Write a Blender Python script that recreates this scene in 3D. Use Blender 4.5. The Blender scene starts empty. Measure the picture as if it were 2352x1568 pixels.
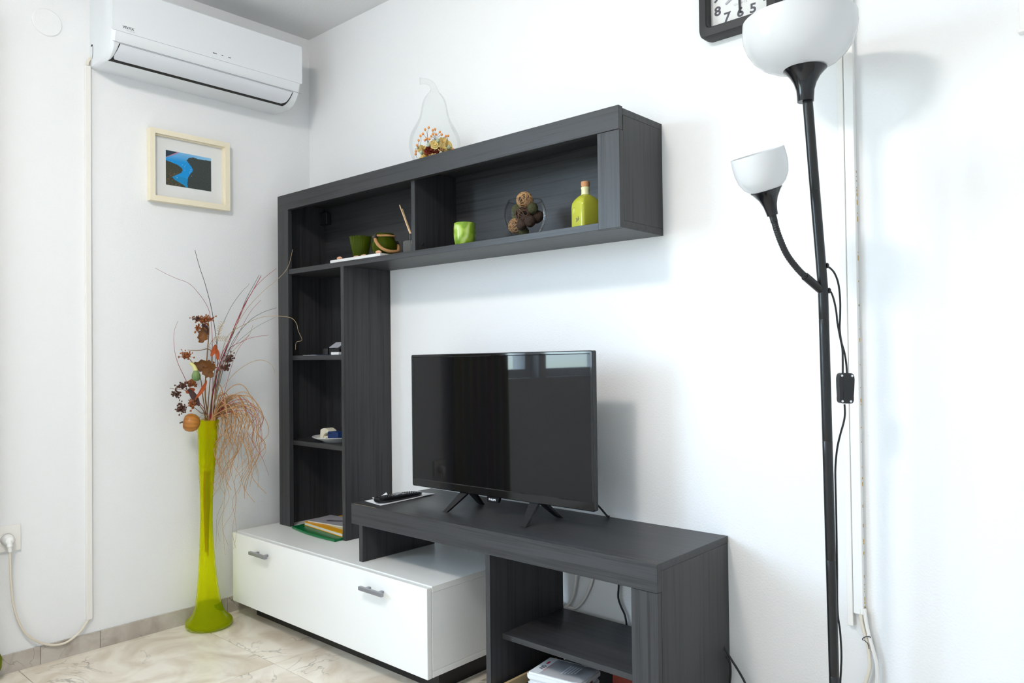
import bpy, bmesh, math, random
from mathutils import Vector, Matrix, Euler, noise
random.seed(11)
rnd = random.Random(5)
scene = bpy.context.scene
COL = scene.collection
PI = math.pi

# ------------------------------------------------------------------ camera, world, lights, exposure
cam_d = bpy.data.cameras.new('camera')
cam = bpy.data.objects.new('camera', cam_d)
COL.objects.link(cam)
_yaw, _pitch, _roll = 0.7298, 0.0161, -0.012
_f = Vector((-math.sin(_yaw)*math.cos(_pitch), math.cos(_yaw)*math.cos(_pitch), math.sin(_pitch)))
_r0 = Vector((math.cos(_yaw), math.sin(_yaw), 0))
_u0 = _r0.cross(_f)
_r = _r0*math.cos(_roll) + _u0*math.sin(_roll)
_u = _u0*math.cos(_roll) - _r0*math.sin(_roll)
m = Matrix((_r, _u, -_f)).transposed().to_4x4()
m.translation = Vector((2.8487, -1.8802, 1.0))
cam.matrix_world = m
cam_d.sensor_width = 36.0
cam_d.lens = 1751.66*36.0/2352.0
cam_d.clip_start = 0.02
scene.camera = cam

world = bpy.data.worlds.new('daylight')
scene.world = world
world.use_nodes = True
wn = world.node_tree
wn.nodes.clear()
w_out = wn.nodes.new('ShaderNodeOutputWorld')
w_bg = wn.nodes.new('ShaderNodeBackground')
w_ramp = wn.nodes.new('ShaderNodeValToRGB')
w_sep = wn.nodes.new('ShaderNodeSeparateXYZ')
w_tc = wn.nodes.new('ShaderNodeTexCoord')
w_map = wn.nodes.new('ShaderNodeMapRange')
w_map.inputs['From Min'].default_value = -1
w_map.inputs['From Max'].default_value = 1
el = w_ramp.color_ramp.elements
el[0].position = 0.44; el[0].color = (0.34, 0.37, 0.33, 1)
el[1].position = 1.0; el[1].color = (0.50, 0.71, 1.0, 1)
e = el.new(0.49); e.color = (0.54, 0.68, 0.66, 1)
e = el.new(0.515); e.color = (0.60, 0.79, 1.0, 1)
wn.links.new(w_tc.outputs['Generated'], w_sep.inputs[0])
wn.links.new(w_sep.outputs['Z'], w_map.inputs['Value'])
wn.links.new(w_map.outputs[0], w_ramp.inputs[0])
wn.links.new(w_ramp.outputs[0], w_bg.inputs['Color'])
w_bg.inputs['Strength'].default_value = 25.0
wn.links.new(w_bg.outputs[0], w_out.inputs[0])

CEILING_LAMP_STRENGTH = 106.0
scene.view_settings.view_transform = 'Standard'
scene.view_settings.look = 'None'
scene.view_settings.exposure = 0.04
scene.view_settings.gamma = 1.0
scene.view_settings.use_curve_mapping = False

def portal(loc, rot, sx, sy):
    d = bpy.data.lights.new('window_portal', 'AREA')
    d.shape = 'RECTANGLE'; d.size = sx; d.size_y = sy
    d.cycles.is_portal = True
    o = bpy.data.objects.new('window_portal', d)
    o.location = loc; o.rotation_euler = rot
    COL.objects.link(o)
# the two windows in the left wall
portal((-0.21, -1.74, 1.45), (0, -PI/2, 0), 1.2, 0.36)
portal((-0.21, -2.60, 1.48), (0, -PI/2, 0), 1.24, 1.2)

# ------------------------------------------------------------------ materials
def C255(r, g, b):
    def f(c):
        c /= 255.0
        return c/12.92 if c <= 0.04045 else ((c+0.055)/1.055)**2.4
    return (f(r), f(g), f(b), 1.0)

def mat(name, col, rough=0.5, metal=0.0, spec=0.5, coat=0.0, trans=0.0, ior=1.45, bump=0.0, bscale=200.0, vary=0.0, vscale=20.0):
    M = bpy.data.materials.new(name)
    M.use_nodes = True
    nt = M.node_tree
    b = nt.nodes['Principled BSDF']
    b.inputs['Base Color'].default_value = col
    b.inputs['Roughness'].default_value = rough
    b.inputs['Metallic'].default_value = metal
    b.inputs['Specular IOR Level'].default_value = spec
    b.inputs['Coat Weight'].default_value = coat
    b.inputs['Transmission Weight'].default_value = trans
    b.inputs['IOR'].default_value = ior
    tc = None
    if bump or vary:
        tc = nt.nodes.new('ShaderNodeTexCoord')
    if bump:
        n = nt.nodes.new('ShaderNodeTexNoise')
        n.inputs['Scale'].default_value = bscale
        n.inputs['Detail'].default_value = 3
        bp = nt.nodes.new('ShaderNodeBump')
        bp.inputs['Strength'].default_value = bump
        bp.inputs['Distance'].default_value = 0.003
        nt.links.new(tc.outputs['Object'], n.inputs['Vector'])
        nt.links.new(n.outputs['Fac'], bp.inputs['Height'])
        nt.links.new(bp.outputs[0], b.inputs['Normal'])
    if vary:
        n = nt.nodes.new('ShaderNodeTexNoise')
        n.inputs['Scale'].default_value = vscale
        n.inputs['Detail'].default_value = 4
        mx = nt.nodes.new('ShaderNodeMix')
        mx.data_type = 'RGBA'
        mx.inputs[6].default_value = tuple(c*(1-vary) for c in col[:3])+(1,)
        mx.inputs[7].default_value = tuple(min(1, c*(1+vary)) for c in col[:3])+(1,)
        nt.links.new(tc.outputs['Object'], n.inputs['Vector'])
        nt.links.new(n.outputs['Fac'], mx.inputs[0])
        nt.links.new(mx.outputs[2], b.inputs['Base Color'])
    return M

def wood(name, axis, c0, c1, rough=0.42):
    M = mat(name, c0, rough)
    nt = M.node_tree
    b = nt.nodes['Principled BSDF']
    tc = nt.nodes.new('ShaderNodeTexCoord')
    mp = nt.nodes.new('ShaderNodeMapping')
    sc = [430.0, 430.0, 430.0]; sc[axis] = 6.0
    mp.inputs['Scale'].default_value = sc
    n = nt.nodes.new('ShaderNodeTexNoise')
    n.inputs['Scale'].default_value = 1.0
    n.inputs['Detail'].default_value = 4
    n.inputs['Distortion'].default_value = 0.6
    mp2 = nt.nodes.new('ShaderNodeMapping')
    sc2 = [90.0, 90.0, 90.0]; sc2[axis] = 1.5
    mp2.inputs['Scale'].default_value = sc2
    n2 = nt.nodes.new('ShaderNodeTexNoise')
    n2.inputs['Scale'].default_value = 1.0
    n2.inputs['Detail'].default_value = 3
    add = nt.nodes.new('ShaderNodeMath'); add.operation = 'MULTIPLY_ADD'
    add.inputs[1].default_value = 0.9
    r = nt.nodes.new('ShaderNodeValToRGB')
    r.color_ramp.elements[0].position = 0.66; r.color_ramp.elements[0].color = c0
    r.color_ramp.elements[1].position = 1.0; r.color_ramp.elements[1].color = c1
    bp = nt.nodes.new('ShaderNodeBump')
    bp.inputs['Strength'].default_value = 0.12; bp.inputs['Distance'].default_value = 0.001
    L = nt.links.new
    L(tc.outputs['Object'], mp.inputs[0]); L(mp.outputs[0], n.inputs['Vector'])
    L(tc.outputs['Object'], mp2.inputs[0]); L(mp2.outputs[0], n2.inputs['Vector'])
    L(n.outputs['Fac'], add.inputs[0]); L(n2.outputs['Fac'], add.inputs[2])
    L(add.outputs[0], r.inputs[0]); L(r.outputs[0], b.inputs['Base Color'])
    L(n.outputs['Fac'], bp.inputs['Height']); L(bp.outputs[0], b.inputs['Normal'])
    return M

W0, W1 = (0.015, 0.015, 0.016, 1), (0.038, 0.038, 0.041, 1)
M_WX = wood('dark_wood_x', 0, W0, W1)
M_WY = wood('dark_wood_y', 1, W0, W1)
M_WZ = wood('dark_wood_z', 2, W0, W1)
M_EDGE = mat('raw_board_edge', C255(150, 112, 84), 0.8)
M_WALL = mat('white_plaster', (0.86, 0.86, 0.865, 1), 0.9, spec=0.2, bump=0.28, bscale=190)
M_CEIL = mat('white_ceiling', (0.80, 0.80, 0.80, 1), 0.95, spec=0.1, bump=0.2, bscale=120)
M_WHITE_LAM = mat('white_laminate', (0.88, 0.88, 0.86, 1), 0.28)
M_HANDLE = mat('grey_metal', C255(150, 152, 158), 0.35, metal=0.6)
M_BLACK_LAM = mat('black_laminate', (0.012, 0.011, 0.011, 1), 0.4)
M_AC = mat('white_ac_plastic', (0.80, 0.82, 0.84, 1), 0.3)
M_AC2 = mat('white_ac_vane', (0.74, 0.755, 0.80, 1), 0.3)
M_DARK = mat('dark_gap', (0.01, 0.01, 0.01, 1), 0.6)
M_GREYTXT = mat('grey_print', (0.09, 0.09, 0.11, 1), 0.6)
M_LTXT = mat('pale_grey_print', (0.45, 0.45, 0.5, 1), 0.6)
M_CREAM = mat('cream_painted_wood', C255(240, 229, 204), 0.5)
M_MATB = mat('white_mat_board', (0.80, 0.80, 0.79, 1), 0.8)
M_PVC = mat('cream_pvc', C255(240, 236, 231), 0.45)
M_PVCW = mat('white_pvc', C255(240, 238, 236), 0.4)
M_CORD = mat('cream_cord', C255(226, 216, 200), 0.5)
M_GLUE = mat('yellow_glue', C255(214, 170, 60), 0.6)
M_BLKM = mat('black_satin_metal', (0.010, 0.010, 0.011, 1), 0.32)
M_BLKP = mat('black_gloss_plastic', (0.008, 0.008, 0.010, 1), 0.16)
M_BLKS = mat('black_matt_plastic', (0.016, 0.016, 0.018, 1), 0.5)
M_BEZEL = mat('tv_gloss_bezel', (0.008, 0.008, 0.009, 1), 0.06)
M_SCREEN = mat('tv_screen', (0.005, 0.005, 0.006, 1), 0.028, spec=0.38)
M_STEEL = mat('steel_screw', (0.7, 0.7, 0.72, 1), 0.3, metal=1.0)
M_WTXT = mat('white_print', (0.8, 0.8, 0.85, 1), 0.5)
M_REDTXT = mat('red_print', C255(190, 40, 50), 0.5)
M_PAPER = mat('white_paper', (0.82, 0.82, 0.84, 1), 0.7)
M_PAGES = mat('page_block', (0.78, 0.77, 0.74, 1), 0.8, bump=0.5, bscale=600)
M_GREENP = mat('green_folder', C255(0, 108, 58), 0.3)
M_YELLOW = mat('yellow_cover', C255(240, 170, 10), 0.4)
M_PALE = mat('pale_label', C255(228, 218, 176), 0.5)
M_GREYMAG = mat('grey_cover', C255(176, 176, 184), 0.35, vary=0.18, vscale=30)
M_WINFRAME = mat('white_window_frame', (0.8, 0.8, 0.8, 1), 0.4)
M_CORK = mat('cork', C255(196, 142, 100), 0.8, vary=0.15, vscale=300)
M_ROPE = mat('jute_rope', C255(186, 140, 92), 0.9, bump=0.6, bscale=500, vary=0.2, vscale=200)
M_REED = mat('reed_stick', C255(224, 190, 150), 0.7)
M_NAVY = mat('navy_plastic', C255(18, 52, 108), 0.4)
M_PORC = mat('white_porcelain', (0.80, 0.79, 0.78, 1), 0.15)
M_IVORY = mat('ivory_plastic', C255(236, 228, 208), 0.4)
M_SHADE = mat('opal_plastic', (0.86, 0.87, 0.90, 1), 0.12)
M_SHADE.node_tree.nodes['Principled BSDF'].inputs['Subsurface Weight'].default_value = 0.0
M_TINW = mat('white_tin', (0.80, 0.82, 0.85, 1), 0.3)
M_REDBOX = mat('rust_red_box', C255(112, 34, 12), 0.5, vary=0.7, vscale=90)
M_TRAYW = mat('pale_wood', C255(206, 178, 136), 0.6, vary=0.12, vscale=60)
M_SHELL = mat('peach_stone', C255(222, 170, 140), 0.6)

def opal(name, col, tf=0.35):
    M = bpy.data.materials.new(name); M.use_nodes = True
    nt = M.node_tree; nt.nodes.clear(); L = nt.links.new
    o = nt.nodes.new('ShaderNodeOutputMaterial')
    d = nt.nodes.new('ShaderNodeBsdfDiffuse'); d.inputs[0].default_value = col
    t = nt.nodes.new('ShaderNodeBsdfTranslucent'); t.inputs[0].default_value = col
    g = nt.nodes.new('ShaderNodeBsdfGlossy'); g.inputs['Roughness'].default_value = 0.12
    m1 = nt.nodes.new('ShaderNodeMixShader'); m1.inputs[0].default_value = tf
    m2 = nt.nodes.new('ShaderNodeMixShader')
    fr = nt.nodes.new('ShaderNodeFresnel'); fr.inputs[0].default_value = 1.45
    L(d.outputs[0], m1.inputs[1]); L(t.outputs[0], m1.inputs[2])
    L(fr.outputs[0], m2.inputs[0]); L(m1.outputs[0], m2.inputs[1]); L(g.outputs[0], m2.inputs[2])
    L(m2.outputs[0], o.inputs[0])
    return M
M_OPAL = opal('opal_lamp_shade', (0.97, 0.972, 0.985, 1), 0.40)

def thin_glass(name, tint=(1, 1, 1, 1), refl=1.0, rough=0.0, body=None, body_amt=0.0, bump=0.0):
    """single-wall glass: straight-through tinted light plus Fresnel reflection, with an optional translucent body"""
    M = bpy.data.materials.new(name); M.use_nodes = True
    nt = M.node_tree; nt.nodes.clear(); L = nt.links.new
    o = nt.nodes.new('ShaderNodeOutputMaterial')
    t = nt.nodes.new('ShaderNodeBsdfTransparent'); t.inputs[0].default_value = tint
    g = nt.nodes.new('ShaderNodeBsdfGlossy'); g.inputs['Roughness'].default_value = rough
    fr = nt.nodes.new('ShaderNodeLayerWeight'); fr.inputs[0].default_value = 0.12
    mul = nt.nodes.new('ShaderNodeMath'); mul.operation = 'MULTIPLY'; mul.inputs[1].default_value = refl
    src = t
    if body:
        d = nt.nodes.new('ShaderNodeBsdfDiffuse'); d.inputs[0].default_value = body
        tl = nt.nodes.new('ShaderNodeBsdfTranslucent'); tl.inputs[0].default_value = body
        mb = nt.nodes.new('ShaderNodeMixShader'); mb.inputs[0].default_value = 0.55
        mm = nt.nodes.new('ShaderNodeMixShader'); mm.inputs[0].default_value = body_amt
        L(d.outputs[0], mb.inputs[1]); L(tl.outputs[0], mb.inputs[2])
        L(t.outputs[0], mm.inputs[1]); L(mb.outputs[0], mm.inputs[2])
        src = mm
    mx = nt.nodes.new('ShaderNodeMixShader')
    L(fr.outputs['Fresnel'], mul.inputs[0]); L(mul.outputs[0], mx.inputs[0])
    L(src.outputs[0], mx.inputs[1]); L(g.outputs[0], mx.inputs[2])
    L(mx.outputs[0], o.inputs[0])
    return M
M_CLEAR = thin_glass('clear_glass', (0.975, 0.98, 0.978, 1), 0.30)
M_BOWLG = thin_glass('smoky_glass', (0.86, 0.86, 0.88, 1), 0.6)
M_PANE = thin_glass('window_glass', (0.96, 0.98, 0.97, 1), 0.8)
M_FRAMEG = thin_glass('picture_glass', (0.98, 0.98, 0.98, 1), 0.5)
M_VASE = thin_glass('lime_glass', (0.88, 0.90, 0.10, 1), 0.16, 0.02, (0.92, 0.93, 0.015, 1), 0.34)
M_OLIVEG = thin_glass('olive_glass', (0.45, 0.55, 0.08, 1), 1.6, 0.03, (0.15, 0.20, 0.01, 1), 0.45)
M_SLEEVE = thin_glass('clear_plastic', (0.9, 0.9, 0.92, 1), 1.2, 0.15, (0.75, 0.75, 0.78, 1), 0.35)
M_GLUEGLASS = thin_glass('diffuser_glass', (0.85, 0.86, 0.86, 1), 1.0, 0.02, (0.6, 0.6, 0.58, 1), 0.25)

def emission(name, col, s):
    M = bpy.data.materials.new(name); M.use_nodes = True
    nt = M.node_tree; nt.nodes.clear()
    o = nt.nodes.new('ShaderNodeOutputMaterial')
    e = nt.nodes.new('ShaderNodeEmission')
    e.inputs[0].default_value = col; e.inputs[1].default_value = s
    nt.links.new(e.outputs[0], o.inputs[0])
    return M
M_LAMP = emission('lit_lamp_glass', (1.0, 0.94, 0.885, 1), CEILING_LAMP_STRENGTH)

def vcol(name, rough=0.5, spec=0.4):
    M = mat(name, (1, 1, 1, 1), rough, spec=spec)
    nt = M.node_tree
    a = nt.nodes.new('ShaderNodeAttribute'); a.attribute_name = 'tint'
    nt.links.new(a.outputs['Color'], nt.nodes['Principled BSDF'].inputs['Base Color'])
    return M
M_PRINT = vcol('photo_print', 0.4)
M_VGOURD = vcol('gourd_skin', 0.35)
M_VLEAF = vcol('dry_leaf', 0.7)

def marble(name, base, dark, vein, scale=1.0):
    M = mat(name, base, 0.22)
    nt = M.node_tree; L = nt.links.new
    b = nt.nodes['Principled BSDF']
    tc = nt.nodes.new('ShaderNodeTexCoord')
    oi = nt.nodes.new('ShaderNodeObjectInfo')
    off = nt.nodes.new('ShaderNodeVectorMath'); off.operation = 'MULTIPLY_ADD'
    off.inputs[1].default_value = (1, 1, 1)
    cmb = nt.nodes.new('ShaderNodeCombineXYZ')
    mul = nt.nodes.new('ShaderNodeMath'); mul.operation = 'MULTIPLY'; mul.inputs[1].default_value = 13.0
    L(oi.outputs['Random'], mul.inputs[0]); L(mul.outputs[0], cmb.inputs[0]); L(mul.outputs[0], cmb.inputs[2])
    L(tc.outputs['Object'], off.inputs[0]); L(cmb.outputs[0], off.inputs[2])
    n1 = nt.nodes.new('ShaderNodeTexNoise'); n1.inputs['Scale'].default_value = 5*scale; n1.inputs['Detail'].default_value = 7; n1.inputs['Distortion'].default_value = 1.6
    r1 = nt.nodes.new('ShaderNodeValToRGB')
    r1.color_ramp.elements[0].position = 0.38; r1.color_ramp.elements[0].color = base
    r1.color_ramp.elements[1].position = 0.72; r1.color_ramp.elements[1].color = dark
    n2 = nt.nodes.new('ShaderNodeTexNoise'); n2.inputs['Scale'].default_value = 2.1*scale; n2.inputs['Detail'].default_value = 5; n2.inputs['Distortion'].default_value = 2.4
    r2 = nt.nodes.new('ShaderNodeValToRGB')
    e2 = r2.color_ramp.elements
    e2[0].position = 0.488; e2[0].color = (0, 0, 0, 1)
    e2[1].position = 0.512; e2[1].color = (0, 0, 0, 1)
    k = e2.new(0.5); k.color = (1, 1, 1, 1)
    n3 = nt.nodes.new('ShaderNodeTexNoise'); n3.inputs['Scale'].default_value = 3.0*scale
    r3 = nt.nodes.new('ShaderNodeValToRGB')
    r3.color_ramp.elements[0].position = 0.5; r3.color_ramp.elements[1].position = 0.65
    mm = nt.nodes.new('ShaderNodeMath'); mm.operation = 'MULTIPLY'
    mx = nt.nodes.new('ShaderNodeMix'); mx.data_type = 'RGBA'
    mx.inputs[7].default_value = vein
    for n in (n1, n2, n3): L(off.outputs[0], n.inputs['Vector'])
    L(n1.outputs['Fac'], r1.inputs[0]); L(n2.outputs['Fac'], r2.inputs[0]); L(n3.outputs['Fac'], r3.inputs[0])
    L(r2.outputs[0], mm.inputs[0]); L(r3.outputs[0], mm.inputs[1])
    L(mm.outputs[0], mx.inputs[0]); L(r1.outputs[0], mx.inputs[6])
    L(mx.outputs[2], b.inputs['Base Color'])
    return M
M_TILE = marble('marble_floor_tile', C255(240, 232, 218), C255(210, 194, 174), C255(136, 132, 124))
M_SKIRT = marble('marble_skirting', C255(198, 190, 180), C255(170, 158, 146), C255(140, 134, 128), 1.6)
M_GROUT = mat('pale_grout', C255(214, 205, 190), 0.8)

def banded(name, cols, axis=1, scale=9.0):
    M = mat(name, cols[0], 0.85)
    nt = M.node_tree; L = nt.links.new
    tc = nt.nodes.new('ShaderNodeTexCoord')
    w = nt.nodes.new('ShaderNodeTexWave'); w.bands_direction = 'XYZ'[axis]
    w.inputs['Scale'].default_value = scale; w.inputs['Distortion'].default_value = 0.4
    r = nt.nodes.new('ShaderNodeValToRGB')
    r.color_ramp.elements[0].color = cols[0]; r.color_ramp.elements[1].color = cols[-1]
    for i, c in enumerate(cols[1:-1]):
        e = r.color_ramp.elements.new((i+1)/(len(cols)-1)); e.color = c
    L(tc.outputs['Object'], w.inputs['Vector']); L(w.outputs['Fac'], r.inputs[0])
    L(r.outputs[0], nt.nodes['Principled BSDF'].inputs['Base Color'])
    return M
M_CURT = banded('curtain_cloth', [C255(70, 62, 20), C255(118, 126, 30), C255(96, 50, 26)], 1, 3.0)

def swirl(name, c0, c1, c2, scale=22):
    M = mat(name, c0, 0.12)
    nt = M.node_tree; L = nt.links.new
    tc = nt.nodes.new('ShaderNodeTexCoord')
    v = nt.nodes.new('ShaderNodeTexNoise'); v.inputs['Scale'].default_value = scale; v.inputs['Detail'].default_value = 0.5; v.inputs['Distortion'].default_value = 1.2
    r = nt.nodes.new('ShaderNodeValToRGB'); r.color_ramp.interpolation = 'EASE'
    r.color_ramp.elements[0].position = 0.40; r.color_ramp.elements[0].color = c0
    r.color_ramp.elements[1].position = 0.62; r.color_ramp.elements[1].color = c2
    e = r.color_ramp.elements.new(0.5); e.color = c1
    L(tc.outputs['Object'], v.inputs['Vector']); L(v.outputs['Fac'], r.inputs[0])
    L(r.outputs[0], nt.nodes['Principled BSDF'].inputs['Base Color'])
    return M
M_SWIRL = swirl('swirled_green_glaze', C255(116, 150, 44), C255(148, 176, 62), C255(176, 196, 116))
M_BOTTLE = mat('lime_ceramic', C255(176, 178, 62), 0.14, vary=0.08, vscale=40, bump=0.0)
M_BNECK = mat('cream_glaze', C255(222, 220, 172), 0.15)
M_RATTAN = mat('rattan', C255(172, 134, 92), 0.7)
M_RATTAND = mat('dark_rattan', C255(96, 72, 56), 0.7)
M_POD = mat('mossy_pod', C255(74, 76, 46), 0.9, bump=0.8, bscale=220, vary=0.4, vscale=60)
M_PODB = mat('brown_pod', C255(66, 50, 40), 0.9, bump=0.8, bscale=220, vary=0.4, vscale=60)
M_FLY = mat('yellow_flower', C255(248, 216, 146), 0.8, vary=0.2, vscale=120)
M_FLR = mat('dark_red_rose', C255(124, 42, 24), 0.8, vary=0.3, vscale=120)
M_FLG = mat('pale_green_bud', C255(176, 186, 160), 0.8)
M_BERRYO = mat('orange_berry', C255(242, 158, 84), 0.4)
M_TWIG = mat('dark_twig', C255(70, 60, 52), 0.8)
M_SRED = mat('crimson_stalk', C255(150, 26, 56), 0.6)
M_SDARK = mat('dark_stalk', C255(66, 62, 62), 0.6)
M_STEAL = mat('grey_green_stalk', C255(96, 110, 104), 0.6)
M_STAN = mat('tan_stalk', C255(172, 148, 116), 0.7)
M_RAFF = mat('raffia', C255(180, 136, 92), 0.7, vary=0.2, vscale=30)
M_BSTEM = mat('brown_stem', C255(130, 96, 58), 0.8, vary=0.3, vscale=60)
M_BERRYB = mat('rust_berry', C255(150, 84, 40), 0.7, vary=0.4, vscale=90)
M_BERRYD = mat('dark_berry', C255(84, 50, 40), 0.7, vary=0.4, vscale=90)
M_LEAFO = mat('orange_leaf', C255(156, 68, 20), 0.7, vary=0.2, vscale=60)
M_LEAFD = mat('dark_leaf', C255(62, 38, 34), 0.7, vary=0.2, vscale=60)
M_LEAFB = mat('brown_leaf', C255(104, 62, 20), 0.6, vary=0.5, vscale=50)

# ------------------------------------------------------------------ mesh helpers
class MB:
    """collects geometry in world coordinates; build() links it as one mesh object"""
    def __init__(self): self.v = []; self.f = []; self.s = []; self.c = []
    def raw(self, verts, faces, smooth=False, col=None):
        n = len(self.v)
        self.v += [tuple(p) for p in verts]
        self.f += [tuple(i+n for i in f) for f in faces]
        self.s += [smooth]*len(faces)
        self.c += [col or (1, 1, 1, 1)]*len(verts)
        return self
    def box(self, x0, x1, y0, y1, z0, z1, bev=0.0, M=None):
        x0, x1 = min(x0, x1), max(x0, x1); y0, y1 = min(y0, y1), max(y0, y1); z0, z1 = min(z0, z1), max(z0, z1)
        bm = bmesh.new()
        bmesh.ops.create_cube(bm, size=1)
        for q in bm.verts:
            q.co = Vector(((x0+x1)/2+q.co.x*(x1-x0), (y0+y1)/2+q.co.y*(y1-y0), (z0+z1)/2+q.co.z*(z1-z0)))
        if bev > 0:
            bev = min(bev, 0.45*min(x1-x0, y1-y0, z1-z0))
            bmesh.ops.bevel(bm, geom=bm.edges[:], offset=bev, segments=2 if bev > .002 else 1, affect='EDGES')
        bm.verts.ensure_lookup_table()
        vs = [(M @ q.co if M else q.co.copy()) for q in bm.verts]
        fs = [[q.index for q in f.verts] for f in bm.faces]
        bm.free()
        return self.raw(vs, fs)
    def tube(self, pts, r, n=8, cap=True, closed=False):
        pts = [Vector(p) for p in pts]
        k = len(pts)
        rr = r if isinstance(r, (list, tuple)) else [r]*k
        vs = []; fs = []
        prev = None
        for i in range(k):
            if closed: t = pts[(i+1) % k]-pts[i-1]
            else: t = pts[min(i+1, k-1)]-pts[max(i-1, 0)]
            if t.length < 1e-9: t = Vector((0, 0, 1))
            t.normalize()
            if prev is None:
                a = Vector((0, 0, 1)) if abs(t.z) < .9 else Vector((1, 0, 0))
                u = t.cross(a).normalized()
            else:
                u = prev-t*prev.dot(t)
                if u.length < 1e-6: u = t.orthogonal()
                u.normalize()
            prev = u
            w = t.cross(u)
            for j in range(n):
                a = 2*PI*j/n
                vs.append(pts[i]+(u*math.cos(a)+w*math.sin(a))*rr[i])
        for i in range(k if closed else k-1):
            i2 = (i+1) % k
            for j in range(n):
                j2 = (j+1) % n
                fs.append((i*n+j, i*n+j2, i2*n+j2, i2*n+j))
        self.raw(vs, fs, True)
        if cap and not closed:
            b = len(self.v)-len(vs)
            self.f += [tuple(b+j for j in reversed(range(n))), tuple(b+(k-1)*n+j for j in range(n))]
            self.s += [False, False]
        return self
    def lathe(self, prof, c=(0, 0, 0), n=32, axis=(0, 0, 1), mod=None, close=False, offs=None):
        """prof: list of (r, z) from one end to the other; revolved about axis through c"""
        ax = Vector(axis).normalized()
        u = ax.orthogonal().normalized() if abs(ax.z) < .999 else Vector((1, 0, 0))
        w = ax.cross(u)
        c = Vector(c)
        vs = []; fs = []
        for i, (r, z) in enumerate(prof):
            o = Vector(offs(z)) if offs else Vector((0, 0, 0))
            for j in range(n):
                a = 2*PI*j/n
                q = mod(r, z, a) if mod else (r, z)
                vs.append(c+o+ax*q[1]+(u*math.cos(a)+w*math.sin(a))*q[0])
        for i in range(len(prof)-1):
            for j in range(n):
                j2 = (j+1) % n
                fs.append((i*n+j, i*n+j2, (i+1)*n+j2, (i+1)*n+j))
        return self.raw(vs, fs, True)
    def prism(self, poly, d, to3=None):
        """poly: 2-D outline; d: depth range (d0, d1); to3(a, b, d) -> world point"""
        n = len(poly)
        vs = [to3(a, b, d[0]) for a, b in poly]+[to3(a, b, d[1]) for a, b in poly]
        fs = [tuple(reversed(range(n))), tuple(range(n, 2*n))]
        fs += [(i, (i+1) % n, n+(i+1) % n, n+i) for i in range(n)]
        return self.raw(vs, fs)
    def ball(self, c, r, sub=2, sc=(1, 1, 1), nz=0.0, nf=30.0, M=None):
        bm = bmesh.new()
        bmesh.ops.create_icosphere(bm, subdivisions=sub, radius=1)
        vs = []
        for q in bm.verts:
            k = 1+nz*noise.noise(q.co*nf*0.1+Vector(c)*37)
            p = Vector((q.co.x*sc[0], q.co.y*sc[1], q.co.z*sc[2]))*r*k
            if M: p = M @ p
            vs.append(p+Vector(c))
        fs = [[q.index for q in f.verts] for f in bm.faces]
        bm.free()
        return self.raw(vs, fs, True)
    def build(self, name, material, parent=None, loc=None, kind=None, label=None, sharp=35, recalc=True):
        me = bpy.data.meshes.new(name)
        off = Vector((0, 0, 0))
        if parent is not None:
            p = parent
            while p is not None:
                off += Vector(p.location); p = p.parent
        elif loc is not None:
            off = Vector(loc)
        me.from_pydata([tuple(Vector(p)-off) for p in self.v], [], self.f)
        me.polygons.foreach_set('use_smooth', self.s)
        if any(c != (1, 1, 1, 1) for c in self.c):
            at = me.attributes.new('tint', 'FLOAT_COLOR', 'POINT')
            at.data.foreach_set('color', [x for c in self.c for x in c])
        if recalc:
            bm = bmesh.new(); bm.from_mesh(me)
            bmesh.ops.recalc_face_normals(bm, faces=bm.faces[:])
            bm.to_mesh(me); bm.free()
        if any(self.s):
            me.set_sharp_from_angle(angle=math.radians(sharp))
        me.materials.append(material)
        me.update()
        o = bpy.data.objects.new(name, me)
        COL.objects.link(o)
        if parent is not None: o.parent = parent
        elif loc is not None: o.location = loc
        if kind: o['kind'] = kind
        if label: o['label'] = label
        return o

def thing(name, loc, label, cat, group=None):
    o = bpy.data.objects.new(name, None)
    o.empty_display_size = 0.05
    o.location = loc
    COL.objects.link(o)
    o['label'] = label; o['category'] = cat
    if group: o['group'] = group
    return o
def tag(o, label, cat, group=None):
    o['label'] = label; o['category'] = cat
    if group: o['group'] = group
    return o
def copy_tree(o, parent=None):
    c = o.copy(); COL.objects.link(c)
    if parent: c.parent = parent
    for ch in list(o.children): copy_tree(ch, c)
    return c
def catmull(P, k=8):
    P = [Vector(p) for p in P]
    out = []
    for i in range(len(P)-1):
        a = P[max(i-1, 0)]; b = P[i]; c = P[i+1]; d = P[min(i+2, len(P)-1)]
        for j in range(k):
            t = j/k
            out.append(0.5*((2*b)+(c-a)*t+(2*a-5*b+4*c-d)*t*t+(3*b-a-3*c+d)*t*t*t))
    out.append(P[-1])
    return out
def text_mb(s, size, origin, xd, yd, xs=1.0, ext=0.0002, align='CENTER', bold=0.0, shear=0.0):
    cu = bpy.data.curves.new('lettering_curve', 'FONT')
    cu.body = s; cu.size = size; cu.align_x = align; cu.align_y = 'CENTER'
    cu.extrude = ext; cu.offset = bold; cu.resolution_u = 3; cu.shear = shear
    to = bpy.data.objects.new('lettering_curve', cu)
    COL.objects.link(to)
    dg = bpy.context.evaluated_depsgraph_get()
    me = to.evaluated_get(dg).to_mesh()
    xd = Vector(xd).normalized(); yd = Vector(yd).normalized(); zd = xd.cross(yd)
    O = Vector(origin)
    vs = [O+xd*(q.co.x*xs)+yd*q.co.y+zd*q.co.z for q in me.vertices]
    fs = [tuple(p.vertices) for p in me.polygons]
    mb = MB().raw(vs, fs)
    to.evaluated_get(dg).to_mesh_clear()
    bpy.data.objects.remove(to); bpy.data.curves.remove(cu)
    return mb
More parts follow.
